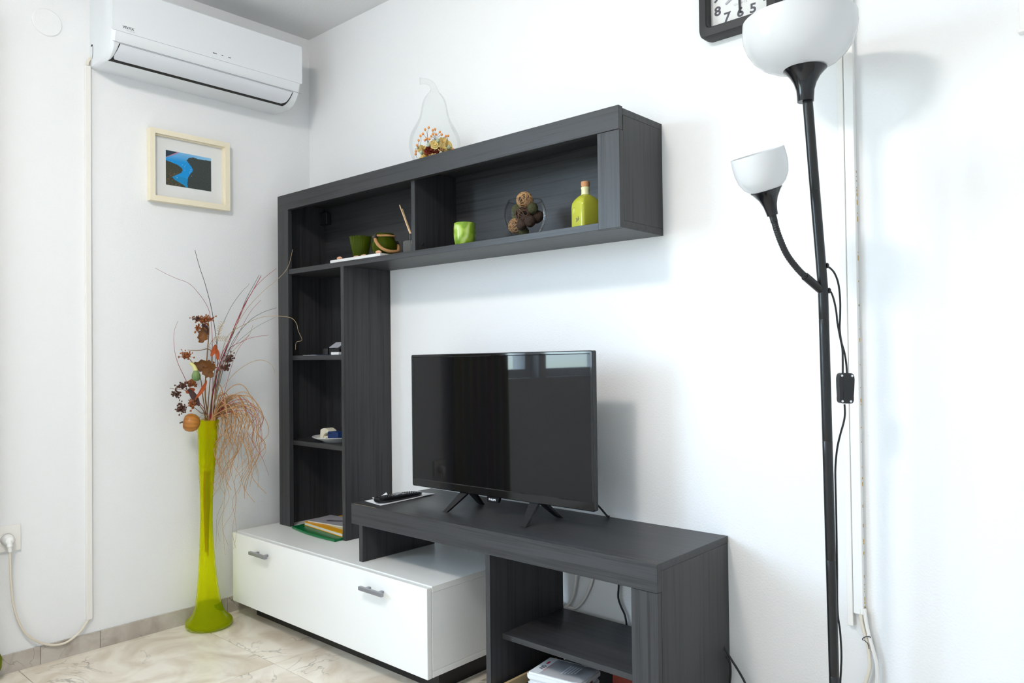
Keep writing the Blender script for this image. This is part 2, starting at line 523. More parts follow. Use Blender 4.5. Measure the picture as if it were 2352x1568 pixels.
def rrect(w, h, r, n=6):
    P = []
    for cx, cy, a0 in ((w-r, h-r, 0), (-w+r, h-r, 90), (-w+r, -h+r, 180), (w-r, -h+r, 270)):
        for i in range(n+1):
            a = math.radians(a0+90*i/n)
            P.append((cx+r*math.cos(a), cy+r*math.sin(a)))
    return P
def ring_prism(mb, outer, inner, d, to3):
    n = len(outer)
    vs = [to3(a, b, d[0]) for a, b in outer]+[to3(a, b, d[1]) for a, b in outer]
    vs += [to3(a, b, d[0]) for a, b in inner]+[to3(a, b, d[1]) for a, b in inner]
    fs = []
    for i in range(n):
        j = (i+1) % n
        fs += [(i, j, n+j, n+i), (2*n+j, 2*n+i, 3*n+i, 3*n+j), (n+i, n+j, 3*n+j, 3*n+i), (j, i, 2*n+i, 2*n+j)]
    return mb.raw(vs, fs)

# ------------------------------------------------------------------ room
RX, RY, H = 4.0, -3.6, 2.376
WIN_L = [(-1.93, -1.56, 0.86, 2.06), (-3.20, -2.00, 0.86, 2.10)]  # second opening widened beyond its inferred panes to let in more fill daylight

def wall_with_holes(name, to3, a0, a1, b0, b1, holes, thick):
    """wall panel in (a, b) coordinates with rectangular openings; to3(a, b, d)"""
    A = sorted({a0, a1} | {h[0] for h in holes} | {h[1] for h in holes})
    B = sorted({b0, b1} | {h[2] for h in holes} | {h[3] for h in holes})
    mb = MB()
    for i in range(len(A)-1):
        for j in range(len(B)-1):
            ca, cb = (A[i]+A[i+1])/2, (B[j]+B[j+1])/2
            if any(h[0] < ca < h[1] and h[2] < cb < h[3] for h in holes): continue
            mb.prism([(A[i], B[j]), (A[i+1], B[j]), (A[i+1], B[j+1]), (A[i], B[j+1])], (0, thick), to3)
    return mb.build(name, M_WALL, kind='structure')
wall_with_holes('wall_back', lambda a, b, d: (a, d, b), -0.2, RX+0.2, -0.02, H+0.1, [], 0.2)
wall_with_holes('wall_left', lambda a, b, d: (-d, a, b), RY, 0, -0.02, H+0.1, WIN_L, 0.2)
wall_with_holes('wall_right', lambda a, b, d: (RX+d, a, b), RY, 0, -0.02, H+0.1, [], 0.2)
wall_with_holes('wall_front', lambda a, b, d: (a, RY-d, b), -0.2, RX+0.2, -0.02, H+0.1, [], 0.2)
MB().box(-0.2, RX+0.2, RY-0.2, 0.2, H, H+0.1).build('ceiling', M_CEIL, kind='structure')
floor = MB().box(-0.2, RX+0.2, RY-0.2, 0.2, -0.12, -0.0045).build('floor', M_GROUT, kind='structure')
T = 0.565; G = 0.0009
tx = [0.03-T, 0.03]+[0.03+T*i for i in range(1, 9)]
ty = [-0.54+T]+[-0.54-T*i for i in range(0, 7)]
for i in range(len(tx)-1):
    for j in range(len(ty)-1):
        x0, x1 = max(tx[i], 0), min(tx[i+1], RX); y1, y0 = min(ty[j], 0), max(ty[j+1], RY)
        if x1-x0 < 0.01 or y1-y0 < 0.01: continue
        MB().box(x0+G, x1-G, y0+G, y1-G, -0.0045, 0.0, 0.0008).build('tile', M_TILE, floor)

def skirting(name, a0, joints, a1, to3):
    root = thing(name, (0, 0, 0), '', '')
    del root['label']; del root['category']
    root['kind'] = 'structure'
    J = [a0]+joints+[a1]
    for k in range(len(J)-1):
        MB().prism([(J[k]+.0008, 0), (J[k+1]-.0008, 0), (J[k+1]-.0008, .059), (J[k]+.0008, .059)], (0, 0.009), to3).build('tile', M_SKIRT, root)
skirting('baseboard_left', RY, [-2.74, -2.173, -1.608, -1.043, -0.86, -0.395], -0.001, lambda a, b, d: (d, a, b))
skirting('baseboard_back', 1.97, [2.4, 2.965, 3.53], RX, lambda a, b, d: (a, -d, b))

def window(name, to3, a0, a1, b0, b1, mull=()):
    root = thing(name, (0, 0, 0), '', '')
    del root['label']; del root['category']
    root['kind'] = 'structure'
    f = 0.05
    edges = [a0]+list(mull)+[a1]
    mb = MB()
    for (p, q, r, s) in ((a0, a1, b0, b0+f), (a0, a1, b1-f, b1)):
        mb.prism([(p, r), (q, r), (q, s), (p, s)], (0.06, 0.12), to3)
    for k, x in enumerate(edges):
        w0 = x if k == 0 else (x-f if k == len(edges)-1 else x-f*.6)
        w1 = x+f if k == 0 else (x if k == len(edges)-1 else x+f*.6)
        mb.prism([(w0, b0+f), (w1, b0+f), (w1, b1-f), (w0, b1-f)], (0.06, 0.12), to3)
    mb.build('window_frame', M_WINFRAME, root)
    for k in range(len(edges)-1):
        p = MB().prism([(edges[k]+f*.6, b0+f), (edges[k+1]-f*.6, b0+f), (edges[k+1]-f*.6, b1-f), (edges[k]+f*.6, b1-f)], (0.088, 0.089), to3)
        p.v = p.v[:4]; p.f = [(0, 1, 2, 3)]; p.s = [False]; p.c = p.c[:4]
        p.build('pane', M_PANE, root)
    return root
lw = lambda a, b, d: (-d, a, b)
for k, (a0, a1, b0, b1) in enumerate(WIN_L):
    window('window_%d' % (k+1), lw, a0, a1, b0, b1, (-2.6,) if k else ())

# ceiling lamp (lit)
LX, LY = 1.58, -1.82
t = thing('ceiling_lamp', (LX, LY, H), 'round white ceiling lamp glowing above the middle of the room', 'ceiling lamp')
MB().lathe([(0.0, H), (0.165, H), (0.165, H-.02), (0.0, H-.02)], (LX, LY, 0), 40).build('base', M_PVCW, t)
MB().lathe([(0.15, H-.0205)]+[(0.15*math.cos(a), H-.0205-.10*math.sin(a)) for a in [PI/2*i/8 for i in range(1, 8)]]+[(0.0005, H-.1205)], (LX, LY, 0), 40).build('glass_dome', M_LAMP, t)

# ------------------------------------------------------------------ tall wall shelf unit
xa, xb, yd = 0.0996, 1.743, -0.218
zc, zs0, zs1, zt = 0.3277, 1.326, 1.3455, 1.6445
t = thing('wall_unit', (xa, 0, zc), 'dark wood-grain wall unit with tall open tower and long overhead shelf', 'wall unit')
W = lambda a: wall
E_ = 0.0007
def bd(name, x0, x1, y0, y1, z0, z1, m, parent, **k):
    return MB().box(x0, x1, y0, y1, z0, z1, E_).build(name, m, parent, **k)
bd('fascia', xa, xb, yd, yd+.019, 1.583, zt+.001, M_WX, t)
bd('stile', xa, 0.173, yd, yd+.019, zc, 1.583, M_WZ, t)
bd('stile', 1.673, xb, yd+.002, yd+.021, zs1-.019, 1.5825, M_WZ, t)
bd('top_board', xa, xb, yd+.019, -.001, zt-.021, zt-.003, M_WX, t)
bd('side_panel', xa, xa+.018, yd+.019, -.001, zc, zt-.021, M_WZ, t)
bd('end_panel', xb-.018, xb, yd+.021, -.001, zs1, zt-.0212, M_WZ, t)
bd('long_shelf', xa+.018, xb, yd+.019, -.001, zs0, zs1, M_WX, t)
bd('shelf_lip', .173, 1.673, yd+.003, yd+.019, zs0, zs1, M_WX, t)
bd('divider', .8975, .9155, yd+.019, -.006, zs1, zt-.021, M_WZ, t)
bd('back_panel', xa+.018, xb-.018, -.006, -.001, zs1, zt-.021, M_WX, t)
bd('tower_panel', .5222, .5402, yd, -.001, zc, zs0, M_WZ, t)
bd('edge_strip', .5224, .5400, -.001, -.0002, zc+.19, zs0, M_EDGE, t, label='raw brown rear edge')
bd('tower_back_panel', xa+.018, .5222, -.006, -.001, zc, zs0, M_WZ, t)
bd('shelf', xa+.018, .5222, yd+.018, -.006, .985, 1.0035, M_WX, t)
bd('shelf', xa+.018, .5222, yd+.018, -.006, .649, .667, M_WX, t)
MB().lathe([(0.0, 0), (.006, 0), (.005, .003), (0.0, .003)], (.9155, -.165, 1.372), 16, (1, 0, 0)).build('cam_lock_cap', M_BLKS, t)
MB().box(xa+.018, xa+.066, -.03, -.006, 1.55, 1.60, .002).build('wall_bracket', M_BLKS, t)

# ------------------------------------------------------------------ low white cabinet
wx0, wx1, wy, wz0, wz1 = 0.0672, 1.1865, -0.4024, 0.0638, 0.3277
t = thing('low_cabinet', (wx0, 0, 0), 'low white cabinet with drop front and two grey bar handles', 'cabinet')
bd('top_board', wx0, wx1, wy+.0195, -.001, wz1-.018, wz1-.0002, M_WHITE_LAM, t)
bd('side_panel', wx0, wx0+.016, wy+.0195, -.001, wz0, wz1-.0184, M_WHITE_LAM, t)
bd('side_panel', wx1-.016, wx1-.0006, wy+.0195, -.001, wz0+.0185, wz1-.0184, M_WHITE_LAM, t)
bd('bottom_board', wx0+.016, wx1, wy+.0195, -.001, wz0, wz0+.018, M_WHITE_LAM, t)
bd('back_panel', wx0+.016, wx1-.016, -.006, -.001, wz0+.018, wz1-.0184, M_WHITE_LAM, t)
d = MB().box(wx0, wx1-.001, wy, wy+.018, wz0-.001, wz1-.003, .0012).build('door', M_WHITE_LAM, t)
for hx in (.2335, .8965):
    MB().box(hx, hx+.113, wy-.028, wy-.017, .2715, .2832, .001).box(hx+.02, hx+.030, wy-.017, wy, .2735, .281).box(hx+.083, hx+.093, wy-.017, wy, .2735, .281).build('handle', M_HANDLE, d)
MB().box(.116, 1.1534, -.330, -.312, 0, wz0).box(1.1354, 1.1534, -.312, -.002, 0, wz0).box(.116, .134, -.312, -.002, 0, wz0).build('plinth', M_BLACK_LAM, t)

# ------------------------------------------------------------------ table straddling the white cabinet
tx0, tx1, tyf, tz, tzb = 0.7653, 1.9229, -0.3566, 0.5137, 0.4477
t = thing('tv_table', (tx1, 0, 0), 'dark wood-grain television table standing over the white cabinet', 'tv table')
bd('table_top', tx0, tx1, tyf+.018, -.001, tz-.018, tz, M_WX, t)
bd('fascia', tx0, tx1, tyf, tyf+.018, tzb, tz, M_WX, t)
MB().box(tx0+.012, tx0+.13, tyf+.0004, tyf+.0018, tz, tz+.0005).build('chipped_edge', mat('chipped_laminate', C255(150, 132, 112), .8), t, label='chipped pale front edge')
bd('leg_panel', .7994, .8178, -.352, -.036, wz1, tzb, M_WZ, t)
MB().box(.7994, .8178, tyf+.018, -.036, tzb, tz-.018).build('leg_panel_head', M_WZ, t)
bd('inner_panel', 1.3715, 1.3888, -.352, -.026, 0, tzb, M_WZ, t)
MB().box(1.3715, 1.3888, tyf+.018, -.026, tzb, tz-.018).build('inner_panel_head', M_WZ, t)
bd('end_panel', tx1-.018, tx1-.0004, tyf+.0185, -.001, 0, tz-.0184, M_WZ, t)
bd('stile', 1.850, tx1-.001, tyf+.002, tyf+.018, 0, tzb-.001, M_WZ, t)
bd('shelf', 1.3888, tx1-.018, -.303, -.026, .2030, .2180, M_WX, t)
bd('bottom_board', 1.3888, tx1-.018, tyf+.022, -.004, .045, .061, M_WX, t)

# ------------------------------------------------------------------ air conditioner
y0, y1 = -.885, -.163
PROF = [(0.0, 2.010), (.045, 2.006), (.120, 2.005), (.143, 2.011), (.160, 2.022), (.175, 2.036), (.184, 2.052), (.191, 2.072), (.197, 2.090), (.197, 2.236), (.186, 2.250), (.165, 2.258), (0.0, 2.266)]
def inset_prof(d):
    # shrink towards the wall/centre for rounded ends
    return [(max(0, x-d) if x > .01 else 0.0, z+(d*.6 if z < 2.05 else (-d*.6 if z > 2.2 else 0))) for x, z in PROF]
t = thing('air_conditioner', (0, (y0+y1)/2, 2.006), 'white split air conditioner high on the left wall', 'air conditioner')
mb = MB()
n = len(PROF)
secs = [(y0, .014), (y0+.004, .006), (y0+.012, 0.0), (y1-.012, 0.0), (y1-.004, .006), (y1, .014)]
vs = []
for yy, d in secs: vs += [(x, yy, z) for x, z in inset_prof(d)]
fs = []
for k in range(len(secs)-1):
    for i in range(n-1): fs.append((k*n+i, k*n+i+1, (k+1)*n+i+1, (k+1)*n+i))
fs += [tuple(range(n)), tuple((len(secs)-1)*n+i for i in reversed(range(n)))]
mb.raw(vs, fs, True)
mb.build('casing', M_AC, t, sharp=28)
MB().prism(rrect((y1-y0)/2-.001, .0745, .008), (.172, .2), lambda a, b, d: (d, (y0+y1)/2+a, 2.1665+b)).build('front_panel', M_AC, t)
def skin(pr, ya, yb, lift, corner=0.0):
    # a curved slab lying on the casing's profile
    k = len(pr); vs = []; fs = []
    for idx, (x, z) in enumerate(pr):
        nx, nz = 0.72, -0.69
        tt = idx/(k-1)
        ins = corner*(max(0, (tt-.6)/.4)**2)
        vs += [(x+nx*lift, ya-0.016*tt+ins, z+nz*lift), (x+nx*lift, yb-.016*tt-ins, z+nz*lift)]
    for i in range(k-1): fs.append((2*i, 2*i+1, 2*i+3, 2*i+2))
    return MB().raw(vs, fs, True)
VP = [(.1858, 2.0555), (.1825, 2.0478), (.176, 2.0368), (.168, 2.0285), (.160, 2.0212), (.152, 2.0158), (.146, 2.0122)]
SP = VP+[(.141, 2.0098), (.136, 2.0085), (.1315, 2.0073)]
skin(SP, -.8580, -.1975, .0012).build('air_slot', M_DARK, t, label='black air outlet slot')
skin(VP, -.8550, -.2010, .0032, .012).build('vane', M_AC2, t)
MB().box(.1905, .1935, y0+.004, y1-.004, 2.0552, 2.0562).build('seam', M_LTXT, t)
text_mb('VIV\u039bX', .0125, (.2003, -.834, 2.1085), (0, 1, 0), (0, 0, 1), 1.05, bold=.0002).build('lettering', M_GREYTXT, t)
text_mb('INVERTER', .0042, (.2003, -.826, 2.0995), (0, 1, 0), (0, 0, 1), 1.5, ext=.0001).build('lettering', M_LTXT, t)
for ya, yb in ((-.5379, -.5229), (-.5044, -.498), (-.4785, -.468)):
    MB().box(.1999, .2003, ya, yb, 2.110, 2.1128).build('indicator_mark', M_GREYTXT, t)
MB().tube(catmull([(.012, -.884, 2.085), (.02, -.8865, 2.088), (.03, -.8862, 2.083), (.03, -.886, 2.05), (.022, -.886, 2.038)], 5), .0006, 5).build('knockout_line', M_GREYTXT, t)
MB().box(.014, .026, -.8862, -.8835, 2.083, 2.0865).build('knockout_notch', M_DARK, t)

# ------------------------------------------------------------------ left wall: trunking, power cord, socket, cap
t = thing('cable_trunking', (0, -.8935, .108), 'narrow white cable trunking running down the left wall', 'cable trunking')
MB().box(0, .012, -.9030, -.8850, .108, 2.016, .001).build('cover', M_PVC, t)
o = MB().tube(catmull([(.006, -.894, 2.018), (.008, -.893, 2.03), (.010, -.887, 2.042), (.012, -.880, 2.048)], 6), .0045, 10).build('cable_stub', M_CORD)
tag(o, 'short cream cable end curving from the trunking up to the air conditioner', 'cable')
t = thing('wall_socket', (0, -1.128, .43), 'square white wall socket at the left edge with plug in it', 'socket')
MB().prism(rrect(.0405, .0405, .003), (0, .009), lambda a, b, d: (d, -1.140+a, .4285+b)).build('cover_plate', M_PVC, t)
ring_prism(MB(), rrect(.0225, .0225, .0224, 8), rrect(.019, .019, .0189, 8), (.009, .012), lambda a, b, d: (d, -1.138+a, .4265+b)).build('socket_ring', M_PVC, t)
t = thing('power_cord', (.01, -1.135, .42), 'cream power cord with round plug hanging from the wall socket', 'power cord')
MB().lathe([(0.0, .0095), (.018, .0095), (.018, .022), (.016, .032), (.011, .040), (0.0, .043)], (0, -1.138, .4265), 24, (1, 0, 0)).build('plug', M_PVCW, t)
MB().tube(catmull([(.032, -1.138, .424), (.036, -1.137, .408), (.034, -1.136, .392)], 6), [.011]*3+[.009]*4+[.0065]*6, 12).build('strain_relief', M_PVCW, t)
MB().tube(catmull([(.034, -1.136, .395), (.028, -1.1335, .345), (.020, -1.1295, .285), (.018, -1.1200, .205), (.016, -1.0960, .130), (.016, -1.0600, .085), (.017, -1.0150, .058), (.016, -.9720, .052), (.014, -.9300, .072), (.009, -.9030, .100), (.007, -.8985, .109)], 8), .0038, 10).build('cable', M_CORD, t)
o = MB().lathe([(0.0, .0045), (.043, .0045), (.0455, .0025), (.0458, 0.0)], (0, -1.0180, 2.130), 40, (1, 0, 0)).build('cover_cap', M_WALL, loc=(0, -1.018, 2.13))
tag(o, 'round white cover cap on the left wall beside the air conditioner', 'cover cap')

# ------------------------------------------------------------------ picture frame
fy0, fy1, fz0, fz1 = -.6920, -.3835, 1.5760, 1.8430
cy_, cz_ = (fy0+fy1)/2, (fz0+fz1)/2
hw, hh = (fy1-fy0)/2, (fz1-fz0)/2
t = thing('picture_frame', (0, cy_, fz0), 'cream picture frame with an aerial photo of a blue bay', 'picture')
F3 = lambda a, b, d: (d, cy_+a, cz_+b)
fw = .0185
ring_prism(MB(), rrect(hw, hh, .002, 2), rrect(hw-fw, hh-fw, .001, 2), (0, .030), F3).build('frame', M_CREAM, t)
ring_prism(MB(), rrect(hw-fw, hh-fw, .001, 2), rrect(hw-fw-.004, hh-fw-.004, .001, 2), (.004, .020), F3).build('rabbet', M_CREAM, t)
MB().prism(rrect(hw-fw, hh-fw, .001, 2), (.004, .0085), F3).build('mat_board', M_MATB, t)
# the print: an inlet between wooded shores
land_r = [(1.01, .92), (.73, .905), (.6, .93), (.49, .885), (.45, .80), (.48, .74), (.56, .64), (.585, .57), (.575, .50), (.53, .43), (.48, .31), (.465, .18), (.47, -.01), (1.01, -.01)]
land_l = [(-.01, .715), (.12, .67), (.24, .63), (.34, .56), (.365, .49), (.33, .41), (.21, .31), (.13, .25), (.18, .18), (.29, .12), (.41, .04), (.46, -.01), (-.01, -.01)]
land_t = [(-.01, 1.01), (.30, 1.01), (.27, .97), (.15, .88), (-.01, .78)]
def inside(p, poly):
    x, y = p; c = False
    for i in range(len(poly)):
        x1, y1_ = poly[i]; x2, y2 = poly[i-1]
        if (y1_ > y) != (y2 > y) and x < (x2-x1)*(y-y1_)/(y2-y1_)+x1: c = not c
    return c
NX, NY = 120, 90
boats = [(.13, .70), (.36, .66), (.42, .64), (.40, .60), (.41, .50), (.54, .55), (.53, .50), (.52, .45), (.45, .29), (.22, .27), (.24, .25), (.56, .37)]
vs, cs, fs = [], [], []
pr_y0, pr_y1, pr_z0, pr_z1 = -.6265, -.4510, 1.6450, 1.7745
for j in range(NY+1):
    for i in range(NX+1):
        s, q = i/NX, j/NY
        vs.append((.0089, pr_y0+s*(pr_y1-pr_y0), pr_z0+q*(pr_z1-pr_z0)))
        w = noise.noise(Vector((s*9, q*9, 3)))*.012
        p = (s+w, q+w*.7)
        g = noise.noise(Vector((s*60, q*60, 0)))
        if inside(p, land_r):
            c = C255(56+26*g, 64+28*g, 62+20*g)
        elif inside(p, land_l):
            lo = max(0, .45-q)
            k = 1 if noise.noise(Vector((s*26, q*26, 9))) > .28 and q < .45 else 0
            c = C255(150, 100, 66) if k and g > 0 else C255(64+30*g, 66+26*g, 52+18*g)
        elif inside(p, land_t):
            edge = q-(.78+.8*s) < .018
            c = C255(176, 130, 160) if edge else C255(40+8*g, 60+8*g, 76+8*g)
        else:
            k = min(1, max(0, (q-.72)*2.2+max(0, s-.45)*.8))
            c = tuple(a*(1-k)+b*k for a, b in zip(C255(6, 146, 216), C255(150, 200, 232)))
            if q < .3: c = tuple(a*.6+b*.4 for a, b in zip(c, C255(20, 120, 150)))
        for bx, bz in boats:
            if abs(s-bx) < .0048 and abs(q-bz) < .0062: c = C255(225, 225, 230)
        cs.append(c)
for j in range(NY):
    for i in range(NX):
        a = j*(NX+1)+i
        fs.append((a, a+1, a+NX+2, a+NX+1))
mb = MB(); mb.raw(vs, fs); mb.c = cs
mb.build('photo_print', M_PRINT, t, recalc=False)
g = MB().prism(rrect(hw-fw, hh-fw, .001, 2), (.013, .0135), F3)
k = len(g.v)//2
g.v = g.v[:k]; g.f = [tuple(range(k))]; g.s = [False]; g.c = g.c[:k]
g.build('glazing', M_FRAMEG, t)

# ------------------------------------------------------------------ wall clock
cx, cz = 1.989, 1.933
t = thing('wall_clock', (cx, 0, cz), 'square black wall clock with rounded corners and white dial', 'clock')
K3 = lambda a, b, d: (cx+a, -d, cz+b)
mb = MB()
o_out, o_in = rrect(.107, .107, .022, 8), rrect(.081, .081, .010, 8)
o_mid = rrect(.103, .103, .020, 8)
n = len(o_out)
rings = [([(a*.985, b*.985) for a, b in o_out], 0.0), (o_out, .012), (o_out, .034), (o_mid, .044), (rrect(.084, .084, .013, 8), .046), (o_in, .043), (o_in, .016)]
vs = [K3(a, b, d) for R_, d in rings for a, b in R_]
fs = [(k*n+i, k*n+(i+1) % n, (k+1)*n+(i+1) % n, (k+1)*n+i) for k in range(len(rings)-1) for i in range(n)]
mb.raw(vs, fs, True).build('frame', M_BLKS, t, sharp=25)
MB().prism(rrect(.0812, .0812, .010, 8), (.008, .0185), K3).build('dial', M_MATB, t)
NUM = {1: (.035, .059), 2: (.062, .036), 3: (.066, 0), 4: (.062, -.036), 5: (.0355, -.0575), 6: (.001, -.0575), 7: (-.0355, -.0590), 8: (-.062, -.036), 9: (-.066, 0), 10: (-.060, .036), 11: (-.0355, .059), 12: (0, .0575)}
for k, (a, b) in NUM.items():
    text_mb(str(k), .0335, K3(a, b, .0187), (1, 0, 0), (0, 0, 1), 1.12, bold=.0010).build('numeral', M_GREYTXT, t)
text_mb('QUARTZ', .0072, K3(.002, -.033, .0187), (1, 0, 0), (0, 0, 1), 1.3, ext=.0001).build('lettering', M_LTXT, t)
def hand(L_, w, ang, d):
    s, c = math.sin(ang), math.cos(ang)
    P = [(-w*.7, -.014), (w*.7, -.014), (w, L_*.5), (w*.8, L_), (-w*.8, L_), (-w, L_*.5)]
    return MB().prism([(a*c+b*s, -a*s+b*c) for a, b in P], (d, d+.001), K3)
hand(.060, .0026, math.radians(179.2), .0215).build('minute_hand', M_BLKS, t)
hand(.046, .0030, math.radians(238), .0200).build('hour_hand', M_LTXT, t)
MB().lathe([(0.0, .0255), (.004, .025), (.004, .0186)], (cx, 0, cz), 16, (0, -1, 0)).build('hub', M_BLKS, t)

# ------------------------------------------------------------------ right wall trunking and loose cables
t = thing('cable_trunking', (2.2295, 0, .36), 'flat cream trunking strip, left of the two strips beside the floor lamp pole', 'cable trunking')
MB().box(2.2265, 2.2398, -.012, 0, .352, 2.1, .0012).build('cover', M_PVC, t)
t = thing('cable_trunking', (2.256, 0, .38), 'white trunking strip with yellow glue marks, right of the two strips', 'cable trunking')
MB().box(2.2425, 2.2640, -.016, 0, .384, 2.1, .0012).build('cover', M_PVCW, t)
mb = MB()
for k in range(46):
    zz = .385+rnd.random()**1.6*1.05
    mb.box(2.2638, 2.2648, -.006, -.0030-.001*rnd.random(), zz, zz+.002+.012*rnd.random()**3)
mb.box(2.2640, 2.2670, -.009, -.001, .384, .394)
mb.build('glue', M_GLUE, t, kind='stuff', label='yellow glue smears')
def cable(pts, r, m, label, group=None, k=8, name='cable'):
    o = MB().tube(catmull(pts, k), r, 10).build(name, m)
    return tag(o, label, 'cable', group)
cable([(2.2574,-0.012,0.3962), (2.2589,-0.012,0.3693), (2.2642,-0.012,0.3433), (2.2713,-0.012,0.317), (2.2746,-0.012,0.2877), (2.2752,-0.012,0.2679), (2.271,-0.012,0.2468), (2.2628,-0.012,0.2195), (2.2515,-0.012,0.1811)], .0042, M_CORD, 'left of the two cream cables hanging out of the right trunking')
cable([(2.2664,-0.013,0.3984), (2.2688,-0.013,0.3718), (2.2732,-0.013,0.3477), (2.2793,-0.013,0.3222), (2.2864,-0.013,0.296), (2.2907,-0.013,0.2723), (2.2911,-0.013,0.2426), (2.2885,-0.013,0.2021)], .0042, M_PVC, 'right of the two cream cables hanging out of the right trunking')
cable([(2.2595,-0.0065,0.3932), (2.2638,-0.0065,0.3639), (2.2701,-0.0065,0.3392), (2.2764,-0.0065,0.3166), (2.2798,-0.0065,0.2974)], .0022, M_CORD, 'thin cream wire between the two cables below the right trunking')
o = MB().tube(catmull([(2.2641,-0.019,0.3272), (2.2622,-0.019,0.3298), (2.2652,-0.019,0.3335), (2.271,-0.019,0.3374), (2.2786,-0.019,0.3387), (2.2795,-0.019,0.3369)], 4), .0011, 6).tube(catmull([(2.2646,-0.0175,0.3279), (2.2684,-0.0175,0.3248), (2.2731,-0.0175,0.322), (2.2757,-0.0175,0.3096)], 4), .0008, 6).build('cable_tie', M_BLKS)
tag(o, 'small black wire tie around the cream cables', 'cable tie')
o = MB().box(2.5922, 2.70, -.012, 0, 1.655, 1.80, .001).box(2.5905, 2.70, -.02, 0, 1.648, 1.655, .001).build('wall_box', M_PVCW)
tag(o, 'white box with grey lower edge at the top right corner', 'wall box')

# ------------------------------------------------------------------ floor lamp
t = thing('floor_lamp', (2.274, -.228, 0), 'black floor lamp with large opal bowl and small side shade', 'floor lamp')
MB().lathe([(0.0, .048), (.128, .048), (.13, .053), (.125, .062), (.05, .068), (.018, .078), (0.0, .078)], (2.276, -.229, 0), 48).build('base', M_BLKM, t)
def pole_at(z):
    P = [(0.07, 2.2752, -.2290), (.302, 2.272, -.234), (1.127, 2.2705, -.2525), (1.529, 2.254, -.2765)]
    for a, b in zip(P, P[1:]):
        if z <= b[0]: break
    k = (z-a[0])/(b[0]-a[0])
    return Vector((a[1]+(b[1]-a[1])*k, a[2]+(b[2]-a[2])*k, z))
JZ = [.07, .317, .56, .81, 1.065, 1.335, 1.535]
for a, b in zip(JZ, JZ[1:]):
    zz = [a, a+.0008]+[a+(b-a)*k/8 for k in range(1, 8)]+[b-.0008, b]
    MB().tube([pole_at(z) for z in zz], [.0098, .0102]+[.0102]*7+[.0102, .0098], 20).build('pole_section', M_BLKM, t)
top = Vector((2.254, -.2765, 0))
MB().lathe([(.0, 1.521), (.0165, 1.521), (.0168, 1.529), (.018, 1.545), (.0225, 1.560), (.030, 1.574), (.0405, 1.586), (.0435, 1.5885), (.040, 1.5895), (0.0, 1.5895)], (2.2515, -.280, 0), 40).build('shade_holder', M_BLKP, t)
bowl = [(a*.950, 1.588+(b-1.588)*.97) for a, b in [(.012, 1.588), (.040, 1.5886), (.062, 1.594), (.082, 1.604), (.099, 1.619), (.111, 1.637), (.1185, 1.657), (.1208, 1.676), (.1200, 1.694), (.1185, 1.6945), (.1178, 1.6930), (.1187, 1.676), (.1163, 1.657), (.109, 1.639), (.097, 1.622), (.080, 1.607), (.060, 1.597), (.038, 1.5915), (.012, 1.591)]]
MB().lathe(bowl, (2.2440, -.2890, 0), 64).build('bowl_shade', M_OPAL, t, label='large white opal bowl shade')
ax = Vector((-.0917, -.3305, .9407)).normalized()
hb = Vector((2.2146, -.3735, 1.2790))
MB().lathe([(0.0, -.004), (.0108, -.004), (.0115, .004), (.0135, .016), (.0185, .030), (.0270, .043), (.0318, .0485), (.030, .0495), (0.0, .0495)], hb, 32, ax).build('side_shade_holder', M_BLKP, t)
MB().lathe([(.010, .050), (.0305, .0495), (.041, .058), (.0490, .073), (.0528, .091), (.0535, .106), (.0525, .124), (.0512, .1245), (.0505, .1235), (.0517, .106), (.0510, .091), (.0472, .074), (.039, .0605), (.029, .0525), (.010, .052)], hb, 48, ax).build('side_shade', M_OPAL, t, label='small white opal shade on the bent arm')
MB().lathe([(.0, .052), (.008, .052), (.009, .070), (.017, .085), (.0175, .097), (.011, .108), (.0, .110)], hb, 20, ax).build('bulb', M_OPAL, t)
neck = catmull([(2.2148, -.3733, 1.2790), (2.2178, -.3703, 1.2610), (2.2236, -.3617, 1.2302), (2.2316, -.3431, 1.1956), (2.2424, -.3168, 1.1681), (2.2498, -.2923, 1.1521)], 14)
MB().tube(neck, [.0062+(.0006 if i % 2 else -.0003) for i in range(len(neck))], 14).build('gooseneck', M_BLKS, t)
MB().tube([(2.2144, -.3737, 1.2805), (2.2178, -.3703, 1.2610)], .0072, 14).build('neck_collar', M_BLKM, t)
MB().tube([(2.2490, -.2945, 1.1535), (2.2704, -.2505, 1.1215)], .0086, 16).build('arm_tube', M_BLKM, t)
for (zz) in (1.177, 1.1245):
    p = pole_at(zz)+Vector((.0085, .0060, 0))
    MB().lathe([(.0, 0), (.0055, 0), (.0060, .0025), (.0040, .0045), (.0, .0045)], p, 16, (.745, .667, 0)).build('cord_grommet', M_BLKS, t)
MB().tube(catmull([(2.2739,-0.2512,1.1777), (2.2813,-0.2445,1.173), (2.2892,-0.2371,1.161), (2.2949,-0.2315,1.1381), (2.297,-0.229,1.1033), (2.2963,-0.2288,1.0714), (2.2951,-0.2293,1.044), (2.2973,-0.2268,1.0165), (2.3016,-0.2224,0.9936), (2.3039,-0.2199,0.9708), (2.3048,-0.2186,0.947)], 6), .0021, 8).build('cord', M_BLKS, t)
MB().tube(catmull([(2.278,-0.2504,1.1254), (2.2841,-0.2449,1.1207), (2.2885,-0.2406,1.1033), (2.2914,-0.2374,1.0805), (2.293,-0.2355,1.0558), (2.2965,-0.2317,1.0257), (2.2994,-0.2286,1.0028), (2.2996,-0.2279,0.9755), (2.299,-0.2278,0.9472)], 6), .0021, 8).build('cord', M_BLKS, t)
